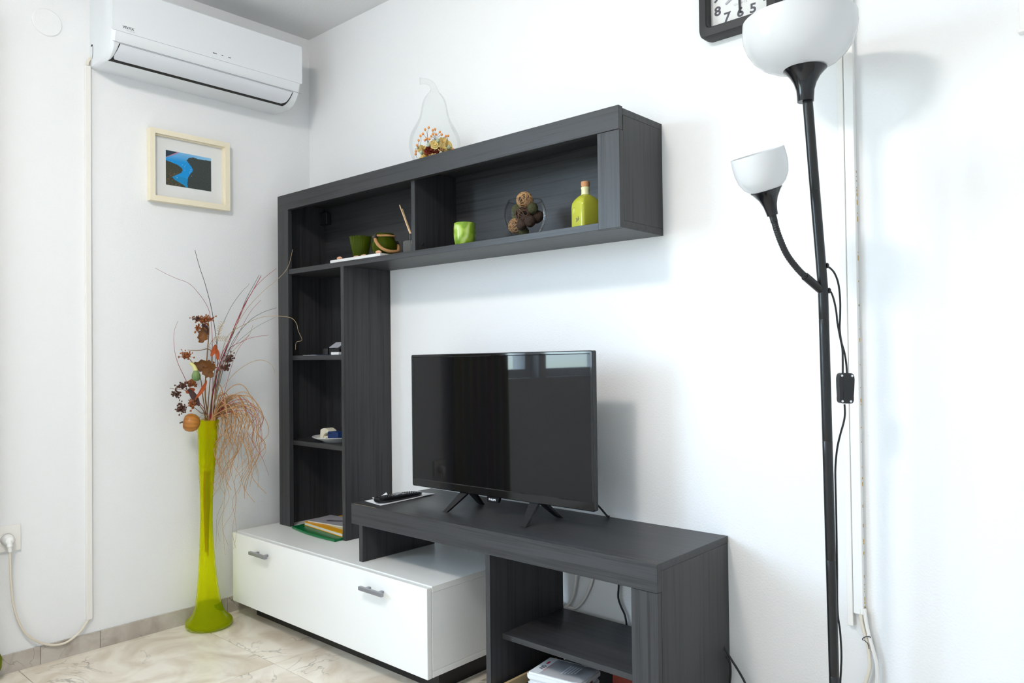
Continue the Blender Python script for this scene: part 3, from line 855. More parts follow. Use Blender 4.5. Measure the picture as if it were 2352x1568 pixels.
MB().tube(catmull([(2.2995,-0.222,0.8859), (2.2998,-0.2213,0.8658), (2.2974,-0.2231,0.8475), (2.2922,-0.2272,0.8248), (2.2869,-0.2314,0.7975), (2.2835,-0.2337,0.7656), (2.2822,-0.2342,0.7336), (2.282,-0.2326,0.656), (2.2812,-0.231,0.5463), (2.2801,-0.23,0.455), (2.2833,-0.2262,0.4093), (2.2844,-0.2242,0.3636), (2.283,-0.2246,0.3271), (2.281,-0.2257,0.2906), (2.2792,-0.2253,0.1992)], 6), .0021, 8).build('cord', M_BLKS, t)
sc_ = Vector((2.3015, -.2215, .9195)); sx_ = Vector((.7455, .6663, -.02)); sz_ = Vector((.02, 0, 1)).normalized(); sn_ = sx_.cross(sz_).normalized()
if sn_.y > 0: sn_ = -sn_
out = []
for i in range(40):
    a = 2*PI*i/40
    hx = .0162*(abs(math.cos(a))**.35)*math.copysign(1, math.cos(a)); hz = .0318*(abs(math.sin(a))**.35)*math.copysign(1, math.sin(a))
    hx *= 1-.09*math.exp(-((hz+.010)/.012)**2) - (.04 if hz < -.01 else 0)
    out.append((hx, hz))
sw = MB().prism(out, (-.008, .008), lambda a, b, d: sc_+sx_*a+sz_*b+sn_*d).build('foot_switch', M_BLKS, t)
MB().prism(rrect(.0085, .0225, .001, 2), (.0078, .0084), lambda a, b, d: sc_+sx_*(a+.001)+sz_*(b-.002)+sn_*d).build('label_plate', M_BLKM, sw)
for a, b in ((-.0105, .0265), (.0108, .0262), (-.0092, -.0268), (.0082, -.0270)):
    MB().lathe([(0.0, .0092), (.0024, .0090), (.0027, .008)], sc_+sx_*a+sz_*b, 12, sn_).build('screw', M_STEEL, sw)
t.location = (2.245, -.1454, -.0500)
t.scale = (1.05, 1.05, 1.05)

# ------------------------------------------------------------------ television
TVX0, TVX1, TVZ0, TVZ1, TVY = .8915, 1.6375, .5680, 1.0035, -.2
t = thing('television', (1.265, TVY, tz), 'black flat-screen television on two splayed feet on the table', 'television')
xc, zc_ = (TVX0+TVX1)/2, (TVZ0+TVZ1)/2
rot = math.radians(.5)
def V3(a, b, d):
    return (xc+a*math.cos(rot)-b*math.sin(rot)*0, TVY+d, zc_+b+a*math.sin(rot))
hw, hh = (TVX1-TVX0)/2, (TVZ1-TVZ0)/2
MB().prism(rrect(hw, hh, .005, 3), (.004, .016), V3).build('casing', M_BLKS, t)
MB().prism(rrect(hw*.9, hh*.86, .03, 4), (.016, .050), V3).build('rear_housing', M_BLKS, t)
scx = (-.3655, .3620, -.1930, .2080)
O = rrect(hw, hh, .005, 3)
sw_, sh_ = (scx[1]-scx[0])/2, (scx[3]-scx[2])/2
scc = ((scx[0]+scx[1])/2, (scx[2]+scx[3])/2)
I = [(a+scc[0], b+scc[1]) for a, b in rrect(sw_, sh_, .001, 3)]
I2 = [(a+scc[0], b+scc[1]) for a, b in rrect(sw_+.002, sh_+.002, .001, 3)]
O2 = rrect(hw-.0022, hh-.0022, .004, 3)
n = len(O)
rings = [(O, .004), (O, .001), (O2, -.001), (I2, -.001), (I, .0012)]
vs = [V3(a, b, d) for R_, d in rings for a, b in R_]
fs = [(k*n+i, k*n+(i+1) % n, (k+1)*n+(i+1) % n, (k+1)*n+i) for k in range(len(rings)-1) for i in range(n)]
MB().raw(vs, fs).build('bezel', M_BEZEL, t)
MB().prism([(scx[0], scx[2]), (scx[1], scx[2]), (scx[1], scx[3]), (scx[0], scx[3])], (.0012, .004), V3).build('screen', M_SCREEN, t)
bx, bz = .001, -hh
bdg = MB().prism([(-.0255, .001), (.0255, .001), (.0190, -.0145), (.0165, -.0155), (-.0235, -.0155), (-.0250, -.0140)], (-.0042, .006), lambda a, b, d: V3(bx+a, bz+b, d)).build('badge', M_BLKP, t)
text_mb('PHILIPS', .0078, V3(bx-.0035, bz-.0072, -.0044), (1, 0, math.sin(rot)), (0, 0, 1), 1.15, bold=.00025).build('lettering', M_WTXT, bdg)
MB().box(xc+bx-.0205, xc+bx-.0192, TVY-.0046, TVY-.0043, zc_+bz-.006, zc_+bz-.0045).build('red_dot', M_REDTXT, bdg)
for fx, s in ((1.135, -1), (1.420, 1)):
    zb = V3(fx-xc, -hh, 0)[2]+.004
    ft = MB()
    def strut(y_end, x_top, x_end, w_top, w_end, yt0):
        # tapered blade from under the casing down to the table
        A = [(x_top-w_top, yt0-.006, zb), (x_top+w_top, yt0-.006, zb), (x_top+w_top, yt0+.008, zb), (x_top-w_top, yt0+.008, zb)]
        B = [(x_end-w_end, y_end-.007, tz+.0002), (x_end+w_end, y_end-.007, tz+.0002), (x_end+w_end, y_end+.004, tz+.0002), (x_end-w_end, y_end+.004, tz+.0002)]
        Cc = [((a[0]*.12+b[0]*.88), (a[1]*.12+b[1]*.88)-.001, tz+.006) for a, b in zip(A, B)]
        return MB().raw(A+Cc+B, [(0, 1, 2, 3), (11, 10, 9, 8)]+[(i, (i+1) % 4, 4+(i+1) % 4, 4+i) for i in range(4)]+[(4+i, 4+(i+1) % 4, 8+(i+1) % 4, 8+i) for i in range(4)])
    fxe = 1.1149 if s < 0 else 1.4367
    f1 = strut(-.258, fx, fxe, .017, .008, -.188)
    f1.build('foot', M_BLKP, t)
    f2 = strut(-.100, fx+.006, fxe+.004, .016, .008, -.176)
    f2.build('foot', M_BLKP, t)
cable([(1.535, -.138, .600), (1.533, -.090, .582), (1.541, -.048, .552), (1.5500, -.018, .5200), (1.5520, -.010, .5172)], .003, M_BLKS, 'black television cable dropping behind the table')

# ------------------------------------------------------------------ cables behind the table, seen through its open compartment
cable([(1.4352,-0.016,0.3646), (1.4311,-0.016,0.3177), (1.4237,-0.016,0.2727), (1.4116,-0.016,0.2437), (1.3944,-0.016,0.2229), (1.3652,-0.016,0.21), (1.3251,-0.016,0.1988)], .0042, M_PVC, 'left white cable loop behind the table compartment')
cable([(1.4973,-0.01,0.361), (1.4819,-0.01,0.3036), (1.4568,-0.01,0.2555), (1.4317,-0.01,0.2266), (1.4099,-0.01,0.218), (1.3863,-0.01,0.221), (1.3591,-0.01,0.2288), (1.3243,-0.01,0.2325)], .0042, M_PVC, 'right white cable loop behind the table compartment')
cable([(1.5842,-0.012,0.3641), (1.5835,-0.012,0.3197), (1.5814,-0.012,0.2852), (1.5915,-0.012,0.2595), (1.6032,-0.012,0.2394), (1.6101,-0.012,0.2059), (1.6124,-0.012,0.1689)], .003, M_BLKS, 'thin black cable hanging on the wall behind the open compartment')
cable([(1.9176,-0.03,0.236), (1.9377,-0.03,0.2073), (1.9529,-0.03,0.1889), (1.9668,-0.03,0.1704), (1.9793,-0.03,0.1495), (1.987,-0.03,0.1209)], .003, M_BLKS, 'black cable sloping to the floor right of the table')
cable([(1.9218,-0.02,0.2059), (1.9313,-0.02,0.1914), (1.9333,-0.02,0.1694), (1.9317,-0.02,0.1465), (1.9263,-0.02,0.1112)], .003, M_BLKS, 'short bend of black cable against the table end panel')

# ------------------------------------------------------------------ on the table: sheets and remote control
PZ = tz+.0004
def sheet(name, P, z, lift, m, label, cat):
    # a slightly curled sheet; P four corners in plan, lift per corner
    N = 8; vs = []; fs = []
    for th in (0, .0004):
        for i in range(N+1):
            for j in range(N+1):
                u, v = i/N, j/N
                x = (P[0][0]*(1-u)+P[1][0]*u)*(1-v)+(P[3][0]*(1-u)+P[2][0]*u)*v
                y = (P[0][1]*(1-u)+P[1][1]*u)*(1-v)+(P[3][1]*(1-u)+P[2][1]*u)*v
                k = lift[0]*((1-u)*(1-v))**2+lift[1]*(u*(1-v))**2+lift[2]*(u*v)**2+lift[3]*((1-u)*v)**2
                vs.append((x, y, z+th+k))
    S = (N+1)**2
    for i in range(N):
        for j in range(N):
            a = i*(N+1)+j
            fs += [(a, a+N+1, a+N+2, a+1), (S+a+1, S+a+N+2, S+a+N+1, S+a)]
    for k in range(N):
        for a, b in ((k*(N+1), (k+1)*(N+1)), (N+k*(N+1), N+(k+1)*(N+1)), (k, k+1), (N*(N+1)+k, N*(N+1)+k+1)):
            fs.append((a, b, S+b, S+a))
    o = MB().raw(vs, fs).build(name, m)
    return tag(o, label, cat)
sheet('paper_sheet', [(.7700, -.3060), (.8757, -.3224), (.8720, -.0800), (.7780, -.0850)], PZ, (0, 0, .004, 0), M_PAPER, 'white sheet of paper lying under the remote control', 'paper')
sheet('paper_slip', [(.7700, -.275), (.8080, -.280), (.8160, -.225), (.7780, -.220)], PZ+.0008, (0.006, 0, 0.004, .016), M_PAPER, 'small curled white slip behind the remote control', 'paper')
rp0, rp1 = Vector((.8420, -.3110, 0)), Vector((.8440, -.1230, 0))
rd = (rp1-rp0).normalized(); rn = Vector((rd.y, -rd.x, 0)); Lr = (rp1-rp0).length
t = thing('remote_control', tuple((rp0+rp1)/2+Vector((0, 0, PZ+.0006))), 'black remote control lying on the white paper', 'remote control')
RZ = PZ+.0008
prof = [(.0, .0195), (.012, .0215), (.06, .0235), (.12, .0215), (.165, .0175), (Lr, .012)]
vs = []; ns = 14
for k in range(ns+1):
    s = Lr*k/ns
    endr = 1-.25*(max(0, 1-s/.012)**2)-.5*(max(0, 1-(Lr-s)/.014)**2)
    w = (.0225-.004*(s/Lr)**2)*endr
    h = .0180+.003*math.sin(PI*s/Lr)-.004*(s/Lr)
    b0 = .004*abs(2*s/Lr-1)**3
    for a, b in ((-.72, b0), (.72, b0), (.98, b0+.006), (.97, h-.004), (.80, h), (-.80, h), (-.97, h-.004), (-.98, b0+.006)):
        vs.append(rp0+rd*s+rn*(a*w)+Vector((0, 0, RZ+b)))
fs = [tuple(range(8)), tuple(ns*8+i for i in reversed(range(8)))]
fs += [(k*8+i, k*8+(i+1) % 8, (k+1)*8+(i+1) % 8, (k+1)*8+i) for k in range(ns) for i in range(8)]
MB().raw(vs, fs).build('body', M_BLKP, t)
def on_remote(s, a): 
    h = .0180+.003*math.sin(PI*s/Lr)-.004*(s/Lr)
    return rp0+rd*s+rn*a+Vector((0, 0, RZ+h))
M_KEY = mat('remote_key', (0.035, 0.035, 0.04, 1), 0.5)
for s in (.018, .029, .040, .051, .062, .118, .128, .138, .148, .158):
    for a in (-.011, 0, .011):
        p = on_remote(s, a)
        MB().ball(p, .0036, 1, (1, .8, .45)).build('key', M_KEY, t)
p = on_remote(.090, 0)
MB().lathe([(.0, .0030), (.012, .0028), (.0135, .001), (.0135, -.001)], p, 20).build('navigation_pad', M_HANDLE, t)

# ------------------------------------------------------------------ bottom of the tower: folder, book, magazine
bz0 = wz1
yr = math.radians(-6)
def slab(name, c, w, d, z0, z1, ang, m, parent=None, bev=.0006):
    Mx = Matrix.Translation(Vector((c[0], c[1], 0))) @ Matrix.Rotation(ang, 4, 'Z')
    return MB().box(-w/2, w/2, -d/2, d/2, z0, z1, bev, Mx).build(name, m, parent)
t = thing('folder', (.36, -.12, bz0), 'dark green glossy folder at the bottom of the stack in the tower', 'folder')
vs = []; fs = []
N = 12
for k in range(N+1):
    s = k/N
    x = .205+.315*s
    yf = -.228-.012*math.sin(PI*s)-.022*s
    for y, zz in ((yf, 0), (yf-.003, .004), (yf, .0085), (-.02, .0085), (-.02, 0)):
        vs.append((x, y, bz0+.0003+zz))
for k in range(N):
    for i in range(5): fs.append((k*5+i, k*5+(i+1) % 5, (k+1)*5+(i+1) % 5, (k+1)*5+i))
fs += [tuple(range(5)), tuple(N*5+i for i in reversed(range(5)))]
MB().raw(vs, fs).build('cover', M_GREENP, t)
MB().box(.24, .50, -.2375, -.228, bz0+.0029, bz0+.0050).build('sheet_edges', M_PAGES, t)
t = thing('book', (.37, -.11, bz0+.009), 'yellow covered book with a pale label in the tower stack', 'book')
ba = math.radians(-5); bc = (.375, -.115)
slab('back_cover', bc, .285, .170, bz0+.0090, bz0+.0110, ba, M_YELLOW, t)
slab('page_block', bc, .280, .167, bz0+.0110, bz0+.0200, ba, M_PAGES, t)
slab('front_cover', bc, .285, .170, bz0+.0200, bz0+.0220, ba, M_YELLOW, t)
slab('title_label', (.425, -.135), .12, .07, bz0+.0220, bz0+.0224, ba, M_PALE, t, 0)
text_mb('Cultura', .014, (.425, -.120, bz0+.0226), (math.cos(ba), math.sin(ba), 0), (-math.sin(ba), math.cos(ba), 0), ext=.0001, shear=.2).build('lettering', M_GREYTXT, t)
t = thing('magazine', (.345, -.10, bz0+.0225), 'grey cover magazine lying on top of the yellow book', 'magazine')
ma = math.radians(8); mc = (.352, -.103)
slab('page_block', mc, .245, .118, bz0+.0226, bz0+.0270, ma, M_PAGES, t)
slab('cover', mc, .248, .121, bz0+.0270, bz0+.0276, ma, M_GREYMAG, t)
c_, s_ = math.cos(ma), math.sin(ma)
MM = lambda a, b, d: (mc[0]+a*c_-b*s_, mc[1]+a*s_+b*c_, bz0+.0277+d)
MB().prism([(-.06, -.022), (-.045, -.03), (-.02, -.02), (.02, -.004), (.05, .002), (.075, .012), (.07, .018), (.04, .012), (0, .008), (-.03, -.006), (-.05, -.010)], (0, .0002), MM).build('cover_picture', M_GREYTXT, t)

# ------------------------------------------------------------------ tower shelves
z2 = .667
t = thing('plate', (.345, -.112, z2), 'white porcelain plate on the lower tower shelf', 'plate')
MB().lathe([(0.0, .0005), (.055, .0005), (.058, .004), (.078, .011), (.096, .0195), (.0965, .0215), (.094, .0215), (.076, .0140), (.055, .0075), (0.0, .0070)], (.345, -.112, z2), 56).build('dish', M_PORC, t)
t = thing('charger_plug', (.305, -.115, z2+.0075), 'ivory rounded charger lying on the white plate', 'charger')
mb = MB()
P = [(-.030, 0), (-.030, .018)]+[(-.028+.058*i/8, .020+.022*math.sin(PI*(.22+.62*i/8))) for i in range(9)]+[(.016, .026), (-.002, .020), (-.012, .010), (-.014, 0)]
mb.prism(P, (-.018, .018), lambda a, b, d: (.305+a, -.125+d, z2+.0085+b)).build('shell', M_IVORY, t)
MB().box(.292, .330, -.140, -.112, z2+.0085, z2+.020, .003).build('plug_block', M_IVORY, t)
MB().box(.310, .322, -.1418, -.1395, z2+.0105, z2+.0135).build('socket_slot', M_DARK, t)
t = thing('charger', (.365, -.12, z2+.0075), 'navy blue box shaped adapter on the white plate', 'charger')
MB().box(.334, .400, -.150, -.100, z2+.0088, z2+.0400, .002).build('shell', M_NAVY, t)
MB().box(.338, .364, -.1506, -.1495, z2+.0320, z2+.0345).build('slot', M_DARK, t)
z1_ = 1.0035
o = MB().box(.275, .32, -.13, -.09, z1_+.0002, z1_+.026, .003).build('small_box', M_BLKS); tag(o, 'small matt black box at the left on the upper tower shelf', 'box')
t = thing('phone_stand', (.345, -.125, z1_), 'black block with blue glint beside the tilted silver card', 'holder')
MB().box(.318, .338, -.150, -.112, z1_+.0002, z1_+.028, .002).build('post', M_BLKP, t)
MB().box(.338, .405, -.145, -.100, z1_+.0002, z1_+.024, .002).build('base', M_BLKS, t)
o = MB().prism([(-.030, -.016), (.030, -.016), (.030, .016), (-.030, .016)], (0, .003), lambda a, b, d: (.372+a*.95+b*.35, -.128+b*.8-d*.4, z1_+.037+b*.62+d)).build('card', M_GREYMAG)
tag(o, 'tilted silver and white card on the black block', 'card')
o = MB().box(.418, .468, -.190, -.150, z1_+.0002, z1_+.0105, .001).build('small_box', M_PAPER); tag(o, 'little white box against the right side of the upper tower shelf', 'box')
o = MB().box(.240, .330, -.196, -.150, z1_+.0002, z1_+.0012).build('leaflet', M_PAPER); tag(o, 'white leaflet flat on the front of the upper tower shelf', 'leaflet')
o = MB().box(.290, .420, -.194, -.152, z1_+.0013, z1_+.0022).build('leaflet', M_NAVY); tag(o, 'blue leaflet flat beside the white one on the tower shelf', 'leaflet')

# ------------------------------------------------------------------ inside the table's lower compartment
bb = .061
tA = math.radians(8)
tc_ = Vector((1.5600, -.2400, 0))
Mt = Matrix.Translation(tc_) @ Matrix.Rotation(tA, 4, 'Z')
t = thing('first_aid_tin', (1.556, -.238, bb), 'white hinged first aid tin with red and black lettering', 'tin box')
MB().box(-.084, .076, -.060, .060, bb+.0003, .118, .006, Mt).build('body', M_TINW, t)
MB().box(-.0855, .0775, -.0615, .0615, .119, .1400, .005, Mt).build('lid', M_TINW, t)
MB().box(.0772, .0790, -.012, .010, .108, .128, .0008, Mt).build('clasp', M_STEEL, t)
xd = Mt.to_3x3() @ Vector((0, 1, 0))
text_mb('FIRST AID', .021, Mt @ Vector((.0764, .006, .092)), xd, (0, 0, 1), .85, bold=.0006).build('lettering', M_GREYTXT, t)
MB().box(.0760, .0764, -.052, .055, .1045, .1060, 0, Mt).box(.0760, .0764, -.052, .055, .0780, .0795, 0, Mt).build('red_stripes', M_REDTXT, t)
xd2 = Mt.to_3x3() @ Vector((0, 1, 0)); yd2 = Mt.to_3x3() @ Vector((-1, 0, 0))
MB().box(-.068, -.062, .012, .030, .1400, .1403, 0, Mt).box(-.052, -.049, -.030, .030, .1400, .1403, 0, Mt).build('red_stripes', M_REDTXT, t)
text_mb('AID', .018, Mt @ Vector((-.062, -.012, .1402)), xd2, yd2, .9, bold=.0005).build('lettering', M_GREYTXT, t)
t = thing('plastic_sleeve', (1.566, -.232, .1405), 'clear plastic sleeve with a printed leaflet on the white tin', 'sleeve')
vs = []; fs = []
NX_, NY_ = 14, 10
for j in range(NY_+1):
    for i in range(NX_+1):
        u, v = i/NX_, j/NY_
        p = Mt @ Vector((-.050+.128*u, -.055+.105*v, 0))
        vs.append((p.x, p.y, .1412+.003*abs(noise.noise(Vector((u*3, v*3, 1))))+.004*max(0, u-.75)))
for j in range(NY_):
    for i in range(NX_):
        a = j*(NX_+1)+i
        fs.append((a, a+1, a+NX_+2, a+NX_+1))
MB().raw(vs, fs, True).build('film', M_SLEEVE, t)
mb = MB()
for k in range(5): mb.box(.006+.008*k, .010+.008*k, -.034+.004*k, .022, .1462, .1464, 0, Mt)
mb.build('printed_lines', M_LTXT, t)
o = MB().box(1.672, 1.845, -.180, -.060, bb+.0003, .168, .003).build('patterned_box', M_REDBOX); tag(o, 'rust red patterned box behind the white tin', 'box')
t = thing('wooden_tray', (1.52, -.20, bb), 'pale wooden tray edge left of the white tin', 'tray')
MB().box(1.402, 1.410, -.325, -.085, bb+.0003, .088, .0008).build('tray_side', M_TRAYW, t)
MB().box(1.410, 1.4600, -.093, -.085, bb+.0003, .078, .0008).build('tray_side', M_TRAYW, t)
MB().box(1.410, 1.455, -.325, -.317, bb+.0003, .088, .0008).build('tray_side', M_TRAYW, t)
# ------------------------------------------------------------------ overhead shelf, left bay
zs = zs1
o = MB().box(.437, .735, -.2035, -.075, zs+.0004, zs+.0125, .0012).build('serving_board', M_PORC); tag(o, 'flat white board on the overhead shelf under two green pots', 'board')
ZT = zs+.0127
def shell_glass(name, c, prof, m, n=36, mod=None):
    return MB().lathe(prof, c, n, mod=mod)
o = None
t = thing('votive_cup', (.560, -.155, ZT), 'dark green ribbed glass votive cup on the white board', 'candle cup')
def rib(r, z, a):
    return (r*(1+.016*math.cos(24*a)*(0.5+z/.08)+.012*math.cos(12*a+z*260)), z+(.0018*math.cos(24*a) if z > .070 else 0))
pr = [(.0005, .001), (.024, .001), (.027, .006), (.0300, .020), (.0340, .040), (.0372, .058), (.0395, .074), (.0400, .079), (.0375, .079), (.0350, .058), (.0315, .040), (.0275, .022), (.0005, .012)]
MB().lathe(pr, (.560, -.155, ZT), 120, mod=rib).build('glass', M_OLIVEG, t, sharp=60)
t = thing('lantern_pot', (.690, -.148, ZT), 'round olive glass pot with a jute rope handle', 'lantern')
def dia(r, z, a):
    return (r*(1+.020*math.cos(12*a+z*260)*math.cos(12*a-z*260)), z)
pr = [(.0005, .001), (.030, .001), (.038, .008), (.0455, .020), (.0475, .032), (.0440, .046), (.0370, .058), (.0335, .063), (.0335, .072), (.0352, .075), (.0335, .0765), (.0315, .075), (.0310, .062), (.0345, .055), (.0415, .044), (.0445, .032), (.0425, .021), (.0350, .010), (.0005, .008)]
MB().lathe(pr, (.690, -.148, ZT), 72, mod=dia).build('glass', M_OLIVEG, t, sharp=60)
def rope(pts, r, tw, closed=False, k=10):
    P = catmull(pts, k) if not closed else [Vector(p) for p in pts]
    mb = MB(); n = len(P)
    for q in range(3):
        out = []
        for i, p in enumerate(P):
            tn = (P[(i+1) % n]-P[i-1]) if closed else (P[min(i+1, n-1)]-P[max(i-1, 0)])
            tn.normalize()
            u = tn.cross(Vector((.13, .2, 1))).normalized(); w = tn.cross(u)
            a = 2*PI*(tw*i/n+q/3)
            out.append(p+(u*math.cos(a)+w*math.sin(a))*r*.52)
        mb.tube(out, r*.56, 7, closed=closed)
    return mb
pc = Vector((.690, -.148, ZT))
rope([pc+Vector((.0368*math.cos(2*PI*i/60), .0368*math.sin(2*PI*i/60), .0665)) for i in range(60)], .0042, 18, True).build('rope_ring', M_ROPE, t)
vr = Vector((.745, .667, 0)); vf = Vector((.667, -.745, 0))
hpts = [pc+vr*a+vf*b+Vector((0, 0, z)) for a, b, z in ((-.027, .030, .062), (-.024, .040, .048), (-.012, .050, .030), (.004, .054, .016), (.022, .052, .0085), (.040, .040, .0075), (.052, .020, .013), (.051, .000, .028), (.044, -.012, .042))]
rope(hpts, .0058, 13, False, 10).build('rope_handle', M_ROPE, t)
MB().tube([hpts[0]+Vector((0, 0, .006)), hpts[0]*.5+hpts[1]*.5], .0072, 12).build('ferrule', M_BLKS, t)
MB().tube([hpts[-1]*1.4-hpts[-2]*.4, hpts[-1]*.6+hpts[-2]*.4], .0072, 12).build('ferrule', M_BLKS, t)
shell_me = None
for k, (x, y) in enumerate(((.482, -.192), (.590, -.198), (.634, -.1985), (.715, -.194))):
    if shell_me is None:
        o = MB().ball((0, 0, 0), .013, 2, (1.2, .55, .45), .25).build('peach_stone', M_SHELL); shell_me = o
    else:
        o = shell_me.copy(); COL.objects.link(o)
    o.location = (x, y, ZT+.0050 if k in (0, 3) else ZT+.0018)
    if k in (1, 2): o.scale = (1, .35, .35)
    tag(o, ('smooth peach pebble at the left end of the white board', 'flat peach pebble in front of the ribbed votive cup', 'flat peach pebble between the two green pots', 'peach pebble under the rope handle')[k], 'pebble', 'pebbles on the white board')
# reed diffuser
dc = Vector((.842, -.150, zs))
t = thing('reed_diffuser', tuple(dc), 'square glass reed diffuser half hidden behind the divider', 'diffuser')
MB().box(dc.x-.022, dc.x+.022, dc.y-.022, dc.y+.022, zs+.0004, zs+.048, .003).build('bottle', M_GLUEGLASS, t)
MB().lathe([(0.0, .048), (.011, .048), (.011, .072), (.005, .0722), (0.0, .0722)], dc, 24).build('collar', M_BLKP, t)
for k, (a, b, l) in enumerate(((-.066, .004, .178), (-.058, -.004, .180), (-.060, .010, .168), (-.048, .006, .150))):
    MB().tube([dc+Vector((.010-.004*k, .004*(k-1), .008)), dc+Vector((-.002+.002*k, 0, .060)), dc+Vector((a, b, l))], .0017, 6).build('reed', M_REED, t)

# ------------------------------------------------------------------ overhead shelf, right bay
gc = (1.1120, -.160, zs)
t = thing('tealight_cup', gc, 'small lime green swirled cup on the overhead shelf', 'candle cup')
MB().lathe([(.0005, .0005), (.027, .0005), (.0305, .004), (.0345, .022), (.0360, .042), (.0355, .060), (.0340, .0735), (.0330, .0745), (.0318, .0735), (.0330, .058), (.0330, .040), (.0315, .022), (.0270, .010), (.0005, .008)], gc, 40).build('cup', M_SWIRL, t)
bc = Vector((1.3520, -.1400, zs)); BS = 1.14
t = thing('glass_bowl', tuple(bc), 'round clear glass bowl filled with rattan balls and pods', 'bowl')
BP = [(.0005, .0015), (.026, .0012), (.032, .004), (.044, .022), (.053, .044), (.0560, .060), (.0545, .078), (.0490, .094), (.0445, .1005)]
MB().lathe([(a*BS, b*BS) for a, b in BP], bc, 56).build('glass', M_BOWLG, t)
MB().tube([bc+Vector((.0445*math.cos(2*PI*i/56), .0445*math.sin(2*PI*i/56), .1005))*BS for i in range(56)], .0011, 8, closed=True).build('rim', M_BOWLG, t)
def rattan(r, n, m, seed):
    R = random.Random(seed); mb = MB()
    for k in range(n):
        q = Euler((R.random()*6, R.random()*6, R.random()*6)).to_matrix()
        h = R.uniform(-.62, .62); rr = math.sqrt(1-h*h)
        mb.tube([q @ Vector((r*rr*math.cos(a), r*rr*math.sin(a), r*h+.06*r*math.sin(2*a+k))) for a in [2*PI*i/22 for i in range(22)]], .00115, 4, closed=True)
    return mb
r1 = rattan(.0215, 22, None, 3).build('rattan_ball', M_RATTAN)
def put(o, off, label, cat, group=None, rot=None, sc=None):
    o.location = bc+Vector(off)*BS
    if rot: o.rotation_euler = rot
    o.scale = Vector(sc or (1, 1, 1))*BS
    return tag(o, label, cat, group)
put(r1, (.006, -.008, .1010), 'tan rattan ball on top, poking out of the glass bowl', 'rattan ball', 'rattan balls in the glass bowl')
c = r1.copy(); COL.objects.link(c); put(c, (-.017, -.020, .0345), 'tan rattan ball low at the left in the glass bowl', 'rattan ball', 'rattan balls in the glass bowl', (1, 2, .5), (.9, .9, .9))
r2 = rattan(.0190, 20, None, 8).build('rattan_ball', M_RATTAND); put(r2, (.008, -.020, .0610), 'dark rattan ball in the middle of the glass bowl', 'rattan ball', 'rattan balls in the glass bowl')
pod0 = MB().ball((0, 0, 0), .0155, 3, (1, .95, 1.08), .12, 40).build('pod', M_POD)
podb = MB().ball((0, 0, 0), .0165, 3, (1.05, 1, .95), .12, 40).build('pod', M_PODB)
pods = [(pod0, (-.016, -.012, .0780), 'moss green pod below the topmost rattan ball at the left', 1.0), (pod0, (.031, -.006, .0760), 'moss green pod at the upper right of the glass bowl', .95),
        (pod0, (-.026, -.006, .0580), 'small green pod above the lower left rattan ball', .85), (podb, (.008, -.024, .0340), 'dark pod right of the lower left rattan ball', .85),
        (podb, (.027, -.014, .0420), 'dark pod low at the right in the glass bowl', .95), (pod0, (.000, -.008, .0175), 'moss green pod at the very bottom of the glass bowl', .95),
        (podb, (.032, .012, .0560), 'brown pod deep at the right behind the others', 1.0), (podb, (-.006, .026, .0560), 'brown pod deep at the back of the glass bowl', 1.1), (podb, (-.026, .018, .0860), 'reddish brown pod near the rim at the back left', .9)]
used = set()
for src, off, lab, s in pods:
    if id(src) in used:
        o = src.copy(); COL.objects.link(o)
    else:
        o = src; used.add(id(src))
    put(o, off, lab, 'pod', 'pods in the glass bowl', (off[0]*90, off[1]*80, off[2]*70), (s, s, s))
# ceramic bottle
bo = Vector((1.582, -.147, zs)); B1, B2 = 1.09, 1.075
t = thing('bottle', tuple(bo), 'lime green ceramic bottle with cork on the overhead shelf', 'bottle')
def sq(r, z, a):
    k = 1.0
    if z < .088:
        f = 1.0 if z < .062 else max(0, 1-((z-.062)/.026)**2)
        ca, sa = abs(math.cos(a+math.radians(21))), abs(math.sin(a+math.radians(21)))
        p = 7.0
        sqr = (ca**p+sa**p)**(-1/p)
        k = 1+(sqr-1)*f
    return (r*k, z)
MB().lathe([(.0005, .0008), (.026, .0008), (.0285, .003), (.0292, .010), (.0292, .060), (.0285, .070), (.0255, .079), (.0200, .086), (.0140, .0895), (.0120, .091)], bo, 96, mod=lambda r, z, a: (sq(r, z, a)[0]*B1, z*B2)).build('body', M_BOTTLE, t)
MB().lathe([(.0122, .0908), (.0108, .094), (.0105, .104), (.0112, .1065), (.0118, .1085), (.0118, .1105), (.0105, .1115), (0.0, .1115)], bo, 32, mod=lambda r, z, a: (r*B1, z*B2)).build('neck', M_BNECK, t)
MB().lathe([(0.0, .1117), (.0098, .1117), (.0102, .114), (.0112, .116), (.0112, .1250), (.0104, .1258), (0.0, .1258)], bo, 28, mod=lambda r, z, a: (r*B1, z*B2)).build('cork', M_CORK, t)
ang = math.radians(-21)
nf = Vector((math.cos(ang-PI/2), math.sin(ang-PI/2), 0)); xf = Vector((math.cos(ang), math.sin(ang), 0))
text_mb('2uli', .0150, bo+nf*.0320+xf*.006+Vector((0, 0, .026)), (xf+Vector((0, 0, .35))), Vector((0, 0, 1))-xf*.35, .8, ext=.0003, shear=.3).build('lettering', M_GREYTXT, t)
mb = MB()
for k in range(11):
    a, b = -.012+.010*rnd.random()-.004*(k % 3), .040+.018*rnd.random()
    mb.ball(bo+nf*.0318+xf*a+Vector((0, 0, b)), .0028, 1, (1, .6, 1))
mb.tube(catmull([bo+nf*.0318+xf*a+Vector((0, 0, b)) for a, b in ((-.022, .034), (-.016, .048), (-.010, .062), (-.002, .058), (.002, .046))], 5), .0010, 6)
mb.build('grape_relief', M_BOTTLE, t)

